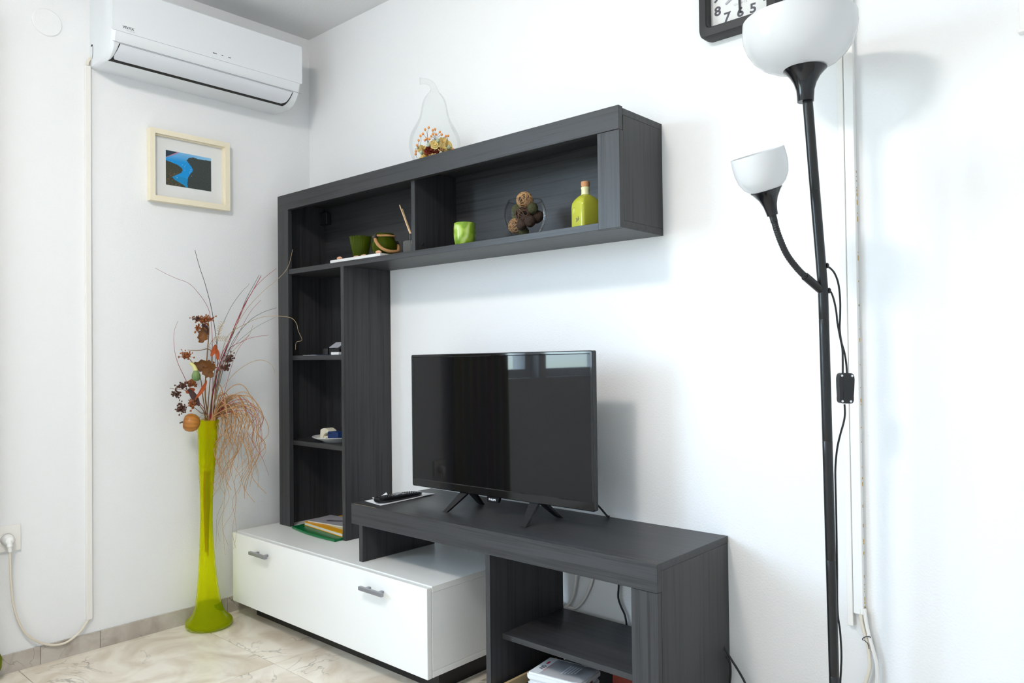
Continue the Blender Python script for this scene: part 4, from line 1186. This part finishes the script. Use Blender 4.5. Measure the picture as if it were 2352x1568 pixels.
# ------------------------------------------------------------------ pear shaped glass jar with potpourri on top of the unit
ZP = zt-.003
pc = Vector((.9150, -.1050, ZP))
t = thing('pear_jar', tuple(pc), 'clear pear shaped glass jar of dried flowers on the wall unit', 'glass jar')
PP = [(.0005, .001), (.045, .001), (.060, .006), (.074, .022), (.0835, .045), (.0875, .072), (.0850, .095), (.0755, .118), (.0620, .140), (.0520, .160), (.0460, .182), (.0420, .202), (.0355, .220), (.0250, .234), (.0160, .243), (.0135, .250)]
PP = [(q.x, q.y*1.08) for q in catmull([(a, b, 0) for a, b in PP], 4)]
MB().lathe(PP, pc, 64).build('body', M_CLEAR, t)
st = catmull([pc+Vector((0, 0, .268)), pc+Vector((-.002, -.002, .281)), pc+Vector((-.010, -.009, .294)), pc+Vector((-.022, -.021, .300)), pc+Vector((-.034, -.034, .300))], 8)
MB().tube(st, [.0135-.004*min(1, i/10)+.002*max(0, (i-24)/8) for i in range(len(st))], 24, cap=False).build('stem', M_CLEAR, t)
MB().tube([st[-1]+Vector((0.0, 0, 0))+Vector((-.0055*math.sin(a)*.7, .0075*math.sin(a)*.7, .011*math.cos(a))) for a in [2*PI*i/24 for i in range(24)]], .0012, 6, closed=True).build('rim', M_CLEAR, t)
def flower(seed, r, layers=4):
    R = random.Random(seed); mb = MB()
    for L_ in range(layers):
        n = 5+2*L_
        tilt = math.radians(20+L_*24)
        for k in range(n):
            a = 2*PI*k/n+L_*.4+R.uniform(-.2, .2)
            rr = r*(.35+.65*(L_+1)/layers)
            q = Matrix.Rotation(a, 3, 'Z') @ Matrix.Rotation(tilt, 3, 'Y')
            N = 4; vs = []; fs = []
            for i in range(N+1):
                for j in range(-2, 3):
                    s = i/N
                    w = rr*.42*math.sin(PI*min(1, .15+.75*s))
                    p = Vector((w*0+rr*.28*math.sin(s*2.0)-abs(j)*rr*.03, w*j/2*1.1, rr*s*.95+rr*.05*math.sin(j*2+k)*s))
                    vs.append(q @ p)
            for i in range(N):
                for j in range(4):
                    b = i*5+j
                    fs.append((b, b+1, b+6, b+5))
            mb.raw(vs, fs, True)
    return mb
fly = flower(1, .021).build('dried_flower', M_FLY)
flr = flower(2, .026, 5).build('dried_rose', M_FLR)
used = set()
def put2(src, off, rot, s, label, cat, group):
    if id(src) in used:
        o = src.copy(); COL.objects.link(o)
    else:
        o = src; used.add(id(src))
    o.location = pc+Vector((off[0]*.86, off[1]*.86, off[2]+.002)); o.rotation_euler = rot; o.scale = (s, s, s)
    return tag(o, label, cat, group)
# offsets use right (along the view) and towards-the-viewer directions inside the jar
vr = Vector((.745, .667, 0)); vf = Vector((.667, -.745, 0))
def jar(a, b, z): return tuple(vr*a+vf*b+Vector((0, 0, z)))
RS = [(-.014, .040, .048, 'largest dark red rose at the front of the jar'), (.020, .038, .046, 'dark red rose right of the largest one'), (.044, .016, .040, 'dark red rose half hidden at the right of the jar'), (-.020, -.020, .034, 'dark red rose deep in the middle of the jar')]
for k, (a, b, z, lab) in enumerate(RS):
    put2(flr, jar(a, b, z), Euler((math.radians(70), 0, math.radians(42-20*a*20))), 1.05-.06*k, lab, 'dried flower', 'dried roses in the glass jar')
YL = [(-.034, .034, .030), (.000, .046, .024), (.036, .030, .026), (-.044, .020, .058), (.004, .044, .068), (.036, .034, .056), (.052, .012, .074), (.034, .004, .088), (-.010, .006, .050), (.012, -.018, .066), (-.036, -.010, .040), (.058, -.010, .052), (.040, -.036, .040), (.000, -.046, .040), (-.050, .004, .026), (.056, .016, .030)]
for k, (a, b, z) in enumerate(YL):
    put2(fly, jar(a, b, z), Euler((math.radians(50+30*rnd.random()), rnd.uniform(-.4, .4), rnd.uniform(0, 1.4))), rnd.uniform(.95, 1.12), 'pale yellow dried flower heaped inside the pear shaped jar', 'dried flower', 'yellow dried flowers in the glass jar')
bud = MB().ball((0, 0, 0), .0065, 2, (1, 1, 1.1), .2).build('dried_bud', M_FLG)
for k, (a, b, z) in enumerate(((-.020, .050, .066), (.018, .052, .080), (.058, .030, .062), (-.050, .034, .044), (.030, .058, .036))):
    put2(bud, jar(a, b, z), Euler((0, 0, 0)), 1.0, ('pale green dried bud at the front above the largest rose in the jar', 'pale green dried bud above the middle yellow flowers in the jar', 'pale green dried bud at the right side of the jar', 'pale green dried bud at the left side of the jar', 'pale green dried bud low at the front right of the jar')[k], 'dried bud', 'green buds in the glass jar')
sprays = [((-.052, .020, .060), [(-.062, .024, .052), (-.058, .026, .072), (-.052, .028, .088), (-.046, .026, .104)], 'berry twig arching along the left side of the jar'),
          ((-.020, .020, .070), [(-.038, .022, .112), (-.030, .024, .126), (-.018, .020, .134), (-.024, .034, .092), (-.030, .036, .086)], 'tallest berry twig standing in the left of the jar'),
          ((.004, .020, .075), [(-.004, .022, .124), (.004, .020, .128), (.020, .022, .118), (.026, .018, .110)], 'berry twig curving over the middle of the jar'),
          ((.010, .030, .070), [(-.008, .040, .098), (-.002, .040, .106), (.008, .034, .106), (-.014, .044, .088)], 'short berry twig above the yellow flowers at the front'),
          ((.040, .020, .060), [(.040, .020, .104), (.048, .016, .106), (.064, .014, .060), (.070, .010, .048), (.066, .020, .046)], 'berry twig at the right side of the jar'),
          ((-.056, .010, .022), [(-.066, .014, .020), (-.064, .018, .044)], 'short berry twig low at the left of the jar')]
for base, tips, lab in sprays:
    tb = thing('berry_twig', tuple(pc+Vector(jar(*base))), lab, 'berry twig', 'berry twigs in the glass jar')
    mb = MB()
    for p in tips:
        A = pc+Vector(jar(*base)); B = pc+Vector(jar(*p)); Mid = (A+B)/2+Vector((rnd.uniform(-.006, .006), rnd.uniform(-.006, .006), .006))
        mb.tube(catmull([A, Mid, B], 5), .0005, 5)
    mb.build('twig', M_TWIG, tb)
    for p in tips:
        MB().ball(pc+Vector(jar(*p)), .0043, 2, (1, 1, 1.1)).build('berry', M_BERRYO, tb)

# ------------------------------------------------------------------ tall vase
vc = Vector((.0980, -.5130, 0))
t = thing('floor_vase', tuple(vc), 'tall slender lime green glass floor vase beside the white cabinet', 'vase')
def lean(z): return (-.0055*math.sin(PI*min(1, z/.75)), -.006*math.sin(PI*min(1, z/.75)), 0)
VPF = [(.0005, .0012), (.060, .0012), (.076, .004), (.0828, .012), (.0835, .020), (.0800, .028), (.0690, .037), (.0575, .050), (.0495, .070), (.0445, .090), (.0400, .120), (.0345, .170), (.0300, .220), (.0265, .280), (.0235, .340), (.0220, .400), (.0225, .460), (.0245, .520), (.0280, .580), (.0320, .640), (.0350, .700), (.0375, .745), (.0385, .766)]
MB().lathe(VPF, vc, 56, offs=lean).build('glass', M_VASE, t)
inner = [(.0385, .766), (.0365, .766), (.0355, .745), (.0330, .700), (.0300, .640), (.0262, .580)]
MB().lathe(inner, vc, 56, offs=lean).build('lip', M_VASE, t)
MB().lathe([(.0005, .003), (.058, .003), (.0745, .006), (.0808, .013), (.0815, .020), (.0780, .0275), (.0672, .0365), (.0557, .0495), (.0478, .0695), (.0430, .0885), (.030, .092), (.0005, .093)], vc, 56).build('thick_base', thin_glass('lime_glass_base', (.62, .74, .03, 1), .15, .05, (.46, .56, .005, 1), .45), t, label='thick darker green glass foot')

# dried bouquet in the vase
t = thing('dried_bouquet', (.098, -.513, .70), 'dried bouquet of raffia, red stalks, leaves and gourds in the vase', 'dried flowers')
def stalk(name, pts, r0, r1, m, low=True):
    P = [Vector(p) for p in pts]
    if low:
        a = rnd.uniform(-.012, .012); b = rnd.uniform(-.012, .012)
        z0 = rnd.uniform(.25, .42)
        P = [vc+Vector(lean(z0))+Vector((a*.6, b*.6, z0)), vc+Vector(lean(.55))+Vector((a, b, .55))]+P
    C_ = catmull(P, 7)
    n = len(C_)
    r0 *= 1.05; r1 *= 1.0
    return MB().tube(C_, [r0+(r1-r0)*i/(n-1) for i in range(n)], 6).build(name, m, t)
stalk('dark_stalk', [(0.1157,-0.509,0.767), (0.1397,-0.5038,0.8992), (0.1565,-0.5046,1.0124), (0.1555,-0.5221,1.1566), (0.1584,-0.5485,1.2586), (0.1513,-0.5699,1.3337), (0.1505,-0.5852,1.3904)], .0017, .0009, M_SDARK)
stalk('red_stalk', [(0.114,-0.5105,0.7671), (0.1502,-0.5217,0.9225), (0.1817,-0.5368,1.057), (0.2064,-0.5569,1.149), (0.215,-0.5769,1.1918), (0.2207,-0.6131,1.2355), (0.2281,-0.6472,1.2611), (0.2196,-0.682,1.2744), (0.2115,-0.7164,1.2897), (0.2039,-0.7504,1.308)], .0011, .0004, M_SRED)
stalk('red_stalk', [(0.1055,-0.5181,0.7672), (0.109,-0.5568,0.8421), (0.103,-0.5903,0.9018), (0.1102,-0.6116,0.9382), (0.1145,-0.6356,0.9874), (0.1173,-0.6477,1.0402), (0.1283,-0.6524,1.0926), (0.1388,-0.6438,1.1309)], .0016, .0004, M_SRED)
stalk('red_stalk', [(0.1089,-0.5151,0.7671), (0.1648,-0.5092,0.9448), (0.1959,-0.4964,1.0209), (0.2374,-0.475,1.1232), (0.2713,-0.4595,1.1892), (0.3047,-0.4441,1.2414), (0.3283,-0.4242,1.2952)], .0022, .0011, M_SRED)
stalk('grey_stalk', [(0.1174,-0.5075,0.767), (0.1622,-0.4983,0.9581), (0.2277,-0.4699,1.1102), (0.2586,-0.4573,1.1855), (0.2709,-0.447,1.221), (0.2993,-0.436,1.2645), (0.3139,-0.4237,1.299)], .0018, .0009, M_STEAL)
stalk('red_stalk', [(0.1123,-0.5121,0.7671), (0.1557,-0.5044,0.9672), (0.2172,-0.4787,1.0834), (0.2852,-0.4477,1.2202), (0.3286,-0.4235,1.2765), (0.3788,-0.3929,1.3191)], .0014, .0006, M_SRED)
stalk('tan_stalk', [(0.1191,-0.506,0.767), (0.1581,-0.5012,0.922), (0.2031,-0.4906,1.0477), (0.2707,-0.4594,1.1625), (0.3277,-0.4233,1.2321), (0.3896,-0.3958,1.2782), (0.4272,-0.3765,1.3207), (0.4415,-0.365,1.3841)], .0014, .0006, M_STAN)
stalk('grey_stalk', [(0.114,-0.5105,0.7671), (0.1481,-0.4999,1.0668), (0.1757,-0.49,1.1296), (0.2099,-0.4742,1.1918), (0.247,-0.4554,1.24), (0.2642,-0.4405,1.2622), (0.267,-0.4382,1.2702)], .0014, .0005, M_STEAL)
stalk('grey_stalk', [(0.1191,-0.506,0.767), (0.1367,-0.505,0.8312), (0.2001,-0.4795,1.0343), (0.2673,-0.4481,1.1227), (0.3263,-0.423,1.1589), (0.376,-0.3924,1.1767)], .0016, .0008, M_STEAL)
stalk('tan_stalk', [(0.1191,-0.506,0.767), (0.1624,-0.4984,0.9671), (0.2036,-0.4907,1.0747), (0.2791,-0.4643,1.1175), (0.3442,-0.4335,1.1423), (0.4138,-0.4115,1.1445), (0.4582,-0.385,1.1369), (0.4724,-0.3719,1.1171), (0.4768,-0.3675,1.091), (0.4858,-0.3586,1.0582), (0.4711,-0.3716,1.0498), (0.468,-0.3738,1.0238)], .0012, .0005, M_STAN)
stalk('red_stalk', [(0.114,-0.5105,0.7671), (0.1691,-0.4924,0.967), (0.221,-0.4617,1.0745), (0.2515,-0.449,1.1277), (0.2816,-0.4364,1.1717), (0.3164,-0.4194,1.2063)], .0012, .0005, M_SRED)
stalk('grey_stalk', [(0.1157,-0.509,0.767), (0.1763,-0.4864,0.9895), (0.2734,-0.442,1.0913), (0.3713,-0.3958,1.1423)], .0012, .0005, M_STEAL)
stalk('red_stalk', [(0.1191,-0.506,0.767), (0.1861,-0.4914,1.003), (0.2687,-0.4589,1.06), (0.3271,-0.4338,1.0744), (0.347,-0.4162,1.0763), (0.353,-0.4109,1.0798)], .0011, .0004, M_SRED)
stalk('tan_stalk', [(0.1174,-0.5075,0.767), (0.182,-0.4943,0.967), (0.2459,-0.4657,1.047), (0.2824,-0.4472,1.0821), (0.2924,-0.439,1.1153)], .0014, .0006, M_STAN)
stalk('red_stalk', [(0.1224,-0.503,0.7669), (0.1686,-0.5026,0.7961), (0.1931,-0.4959,0.8774), (0.2352,-0.4745,1.0114), (0.2824,-0.4471,1.0799)], .0013, .0005, M_SRED)
stalk('tan_stalk', [(0.1157,-0.509,0.767), (0.1726,-0.5137,0.8553), (0.233,-0.4881,0.9314), (0.2829,-0.4578,0.9732), (0.3254,-0.4335,0.9882), (0.3516,-0.4099,0.9789), (0.3644,-0.398,0.9566), (0.3657,-0.3964,0.9411)], .0015, .0006, M_STAN)
stalk('brown_stem', [(0.1055,-0.5181,0.7672), (0.1391,-0.5436,0.8558), (0.1522,-0.5473,0.9457), (0.159,-0.5432,1.035), (0.1636,-0.5404,1.102), (0.161,-0.5436,1.1378)], .0032, .0016, M_BSTEM)
stalk('brown_stem', [(0.1004,-0.5227,0.7673), (0.1421,-0.5544,0.8564), (0.1465,-0.5653,0.9239), (0.1374,-0.588,0.9777), (0.1214,-0.6029,1.0046)], .0026, .0012, M_BSTEM)
stalk('brown_stem', [(0.0987,-0.5242,0.7673), (0.1445,-0.5649,0.8214), (0.1448,-0.5922,0.854), (0.1354,-0.6146,0.8813), (0.1224,-0.6397,0.8865), (0.1029,-0.6573,0.8912)], .0020, .0007, M_BSTEM)
stalk('brown_stem', [(0.1106,-0.5136,0.7671), (0.15,-0.5209,0.8775), (0.1839,-0.519,0.9452), (0.2105,-0.5091,0.9674), (0.2243,-0.4973,0.9939)], .0022, .0010, M_BSTEM)
stalk('brown_stem', [(0.1038,-0.5196,0.7672), (0.1538,-0.5319,0.9229), (0.1685,-0.5341,1.0125), (0.1589,-0.5431,1.0306), (0.1485,-0.5657,1.0263), (0.1319,-0.5806,1.0257), (0.1137,-0.5969,1.0278)], .0022, .0010, M_BSTEM)
stalk('brown_stem', [(0.1021,-0.5212,0.7673), (0.1635,-0.5743,0.8006), (0.1605,-0.6043,0.8244), (0.1508,-0.6265,0.8253)], .0018, .0008, M_BSTEM)
for c3, spread, nb, m in (([(0.1527,-0.551,1.1389)], (.028, .014), 46, M_BERRYB), ([(0.1331,-0.5679,1.107)], (.010, .010), 14, M_BERRYB), ([(0.1409,-0.5751,1.1432)], (.010, .006), 12, M_BERRYD), ([(0.1199,-0.6044,1.0091)], (.020, .014), 26, M_BERRYB), ([(0.1321,-0.5913,0.9068)], (.018, .014), 30, M_BERRYB),
                          ([(0.1374,-0.6266,0.8994)], (.016, .010), 20, M_BERRYD), ([(0.1189,-0.6426,0.8711)], (.013, .010), 18, M_BERRYD), ([(0.1425,-0.6338,0.8189)], (.015, .018), 30, M_BERRYD), ([(0.1639,-0.6015,0.8331)], (.013, .016), 26, M_BERRYB), ([(0.226,-0.4958,0.9961)], (.012, .016), 24, M_BERRYD), ([(0.2153,-0.5046,0.9629)], (.010, .010), 18, M_BERRYD), ([(0.1773,-0.5388,0.9679)], (.018, .016), 20, M_BERRYB)):
    mb = MB(); c0 = Vector(c3[0])
    for k in range(int(nb*2.2)):
        p = c0+vr*rnd.gauss(0, spread[0]*.6)+vf*rnd.gauss(0, .008)+Vector((0, 0, rnd.gauss(0, spread[1]*.6)))
        mb.ball(p, rnd.uniform(.0022, .0040), 1, (1, 1, 1.1))
        mb.tube([c0+Vector((0, 0, -.012)), (c0+p)/2+Vector((0, 0, -.002)), p], .0005, 4, cap=False)
    mb.build('berry_cluster', m, t, sharp=180)
def leaf(name, c3, L_, w, ang, tiltf, m, curl=.25, lobes=0):
    c0 = Vector(c3); N = 18; vs = []; fs = []
    d = vr*math.cos(ang)+Vector((0, 0, math.sin(ang))); s = vr*-math.sin(ang)+Vector((0, 0, math.cos(ang)))
    for i in range(N+1):
        tt = i/N
        ww = w*math.sin(PI*min(1, tt*.92+.05))**.7*(1+(.16*math.cos(lobes*PI*tt*3.2)+.10*math.sin(tt*31) if lobes else 0))
        for j in range(-3, 4):
            k = j/3
            p = c0+d*(L_*(tt-.5))+s*(ww*k)+vf*(L_*curl*(tt-.5)**2*2+w*curl*2*k*k*.6-tiltf*tt*L_+.05*w*math.sin(9*tt+j))
            vs.append(p)
    for i in range(N):
        for j in range(6):
            b = i*7+j
            fs.append((b, b+1, b+8, b+7))
    return MB().raw(vs, fs, True).build(name, m, t)
R_ = math.radians
leaf('leaf', [(0.1783,-0.5672,1.0813)][0], .058, .019, R_(80), .1, M_LEAFB, .35, 2)
leaf('leaf', [(0.1865,-0.5641,0.9685)][0], .078, .022, R_(-8), .1, M_LEAFB, .3, 2)
leaf('leaf', [(0.1974,-0.5605,0.9464)][0], .050, .018, R_(-40), .1, M_LEAFB, .3, 2)
leaf('leaf', [(0.1693,-0.5972,0.8572)][0], .072, .012, R_(-58), .0, M_LEAFD, .2)
leaf('leaf', [(0.1912,-0.5782,0.8854)][0], .075, .007, R_(58), .0, M_LEAFO, .35)
leaf('leaf', [(0.2001,-0.5397,1.0256)][0], .045, .009, R_(70), .1, M_LEAFO, .3)
leaf('leaf', [(0.2091,-0.5314,1.0121)][0], .045, .008, R_(100), .1, M_LEAFO, .3)
leaf('leaf', [(0.1502,-0.6014,0.881)][0], .035, .010, R_(20), .0, M_LEAFO, .3)
leaf('leaf', [(0.1843,-0.5622,1.1055)][0], .040, .010, R_(120), .0, M_LEAFD, .3)
# fern-like sprig
mb = MB()
F = catmull([(0.1923,-0.5272,1.0568), (0.2013,-0.52,1.0923), (0.205,-0.5171,1.1101), (0.2136,-0.5097,1.1277)], 6)
mb.tube(F, .0007, 5)
for i in range(2, len(F)-1, 2):
    for s in (-1, 1):
        mb.tube([F[i], F[i]+vr*(.006*s)+Vector((0, 0, .006)), F[i]+vr*(.011*s)+Vector((0, 0, .008))], [.0007, .0011, .0004], 5)
mb.build('sprig', M_STAN, t)
mb = MB()
F = catmull([(0.1686,-0.548,1.0349), (0.1824,-0.5362,1.0614), (0.1958,-0.5243,1.0679), (0.2124,-0.5095,1.0676), (0.2223,-0.5005,1.063)], 6)
mb.tube(F, .0007, 5)
for i in range(2, len(F)-1, 2):
    for s in (-1, 1):
        mb.tube([F[i], F[i]+vr*.003+Vector((0, 0, .007*s)), F[i]+vr*.008+Vector((0, 0, .011*s))], [.0006, .0010, .0003], 5)
mb.build('sprig', M_STAN, t)
# gourds
def gourd(name, c3, prof, axis, cols, ribs, m):
    mb = MB(); b0 = len(mb.v)
    mb.lathe(prof, c3, 40, axis, mod=lambda r, z, a: (r*(1+.045*abs(math.cos(ribs*a/2))-.03), z))
    zs_ = [q[1] for q in prof]; z0, z1 = min(zs_), max(zs_)
    cc = []
    for i, (r, z) in enumerate(prof):
        for j in range(40):
            a = 2*PI*j/40
            k = (z-z0)/(z1-z0)
            st_ = .5+.5*math.cos(ribs*a)
            base = [cols[0][q]*(1-k)+cols[1][q]*k for q in range(3)]
            cc.append(tuple(base[q]*(.75+.35*st_*(1 if k < .8 else 0)+.1*noise.noise(Vector((a*3, z*120, 1)))) for q in range(3))+(1,))
    mb.c = cc
    return mb.build(name, m, t)
gB = Vector([(0.179,-0.5969,0.9332)][0])
gourd('gourd', gB, [(.0005, -.0175), (.008, -.0165), (.0135, -.011), (.0155, -.003), (.0148, .005), (.0115, .0125), (.0085, .018), (.0068, .022)], (-.05, .0, 1), (C255(92, 122, 70), C255(126, 148, 92)), 10, M_VGOURD)
nk = catmull([gB+Vector((-.001, 0, .019)), gB+vr*-.004+Vector((0, 0, .029)), gB+vr*-.009+Vector((0, 0, .038)), gB+vr*-.017+Vector((0, 0, .0445)), gB+vr*-.0215+Vector((0, 0, .044))], 6)
MB().tube(nk, [.0078-.0032*i/len(nk) for i in range(len(nk))], 14).build('gourd_neck', mat('gourd_neck_skin', C255(206, 200, 130), .4), t, label='pale curved neck of the green gourd')
gO = Vector([(0.1967,-0.6245,0.7699)][0])
gourd('gourd', gO, [(.0005, -.0300), (.010, -.0290), (.022, -.0230), (.0300, -.0110), (.0325, .002), (.0300, .014), (.0225, .0225), (.010, .0255), (.0005, .024)], (-.55, -.80, .15), (C255(192, 128, 56), C255(160, 98, 38)), 12, M_VGOURD)
MB().tube(catmull([gO+Vector((-.55, -.80, .15)).normalized()*.020, gO+Vector((-.55, -.80, .10)).normalized()*.030, gO+Vector((-.58, -.80, -.02)).normalized()*.038], 4), [.0030]*5+[.0022]*4, 8).build('gourd_stalk', M_SDARK, t)
# raffia: arching, drooping strands spilling to the right
mouth = vc+Vector((0, 0, .764))
def raffia(reach, rise, drop, side, r, wob, m):
    A = mouth+vr*(.012+.02*rnd.random()*.7)+vf*rnd.uniform(-.01, .02)+Vector((0, 0, -.03))
    P = [A, A+vr*.008*side+Vector((0, 0, .04))]
    dirn = vr*side+vf*rnd.uniform(.22, .62)
    dirn.normalize()
    P.append(A+dirn*(reach*.38)+Vector((0, 0, .03+rise*.85)))
    P.append(A+dirn*(reach*.72)+Vector((0, 0, .03+rise)))
    P.append(A+dirn*(reach*.97)+Vector((0, 0, .02+rise*.45)))
    x = reach
    zcur = .02+rise*.4
    n = max(2, int(drop/.055))
    ph = rnd.random()*6
    for k in range(1, n+1):
        zcur -= drop/n
        x += rnd.uniform(-.034, .014)
        P.append(A+dirn*x+vr*(wob*math.sin(ph+k*1.9))+vf*(wob*.5*math.cos(ph+k*1.7))+Vector((0, 0, zcur)))
    # keep clear of the wall and the cabinet
    for p in P:
        p.x = max(p.x, .02)
        if p.z < .345: p.y = min(p.y, -.425)
    C_ = catmull(P, 5); q = len(C_)
    MB().tube(C_, [r*(1-.6*i/q) for i in range(q)], 5).build('raffia_strand', m, t)
for k in range(54):
    reach = rnd.uniform(.03, .20) if k % 5 else rnd.uniform(.18, .25)
    raffia(reach, rnd.uniform(.02, .105)*(1 if k % 4 else 1.3), rnd.uniform(.10, .30), 1, rnd.uniform(.0010, .0024), rnd.uniform(.010, .032), M_RAFF if k % 15 else M_SRED)
for k in range(7):
    raffia(rnd.uniform(.05, .13), rnd.uniform(.02, .06), rnd.uniform(.40, .52), 1, .0011, rnd.uniform(.010, .024), M_RAFF)
for k in range(7):
    raffia(rnd.uniform(.02, .06), rnd.uniform(.0, .03), rnd.uniform(.10, .26), -1, .0010, rnd.uniform(.004, .010), M_RAFF)

# ------------------------------------------------------------------ curtain at the window on the left wall, its hem just reaching into view
t = thing('curtain', (.06, -1.40, .02), 'olive green and brown curtain whose hem peeks in at the left edge', 'curtain')
vs = []; fs = []
NC, NZ = 60, 22
for j in range(NZ+1):
    z = .028+(2.10-.028)*(j/NZ)**1.6
    flare = math.exp(-((z-.060)/.045)**2)
    for i in range(NC+1):
        s = i/NC
        y = -1.60+(.412+.026*flare)*s
        x = .060+.020*math.sin(s*2*PI*7)*(.7+.3*math.sin(z*3+1))
        vs.append((x, y, z))
for j in range(NZ):
    for i in range(NC):
        a = j*(NC+1)+i
        fs.append((a, a+1, a+NC+2, a+NC+1))
MB().raw(vs, fs, True).build('cloth', M_CURT, t)
MB().tube([(.06, -2.80, 2.115), (.06, -1.185, 2.115)], .012, 14).build('rod', M_BLKM, t)
MB().box(0, .06, -1.215, -1.200, 2.108, 2.122).box(0, .06, -2.78, -2.765, 2.108, 2.122).build('rod_bracket', M_BLKM, t)
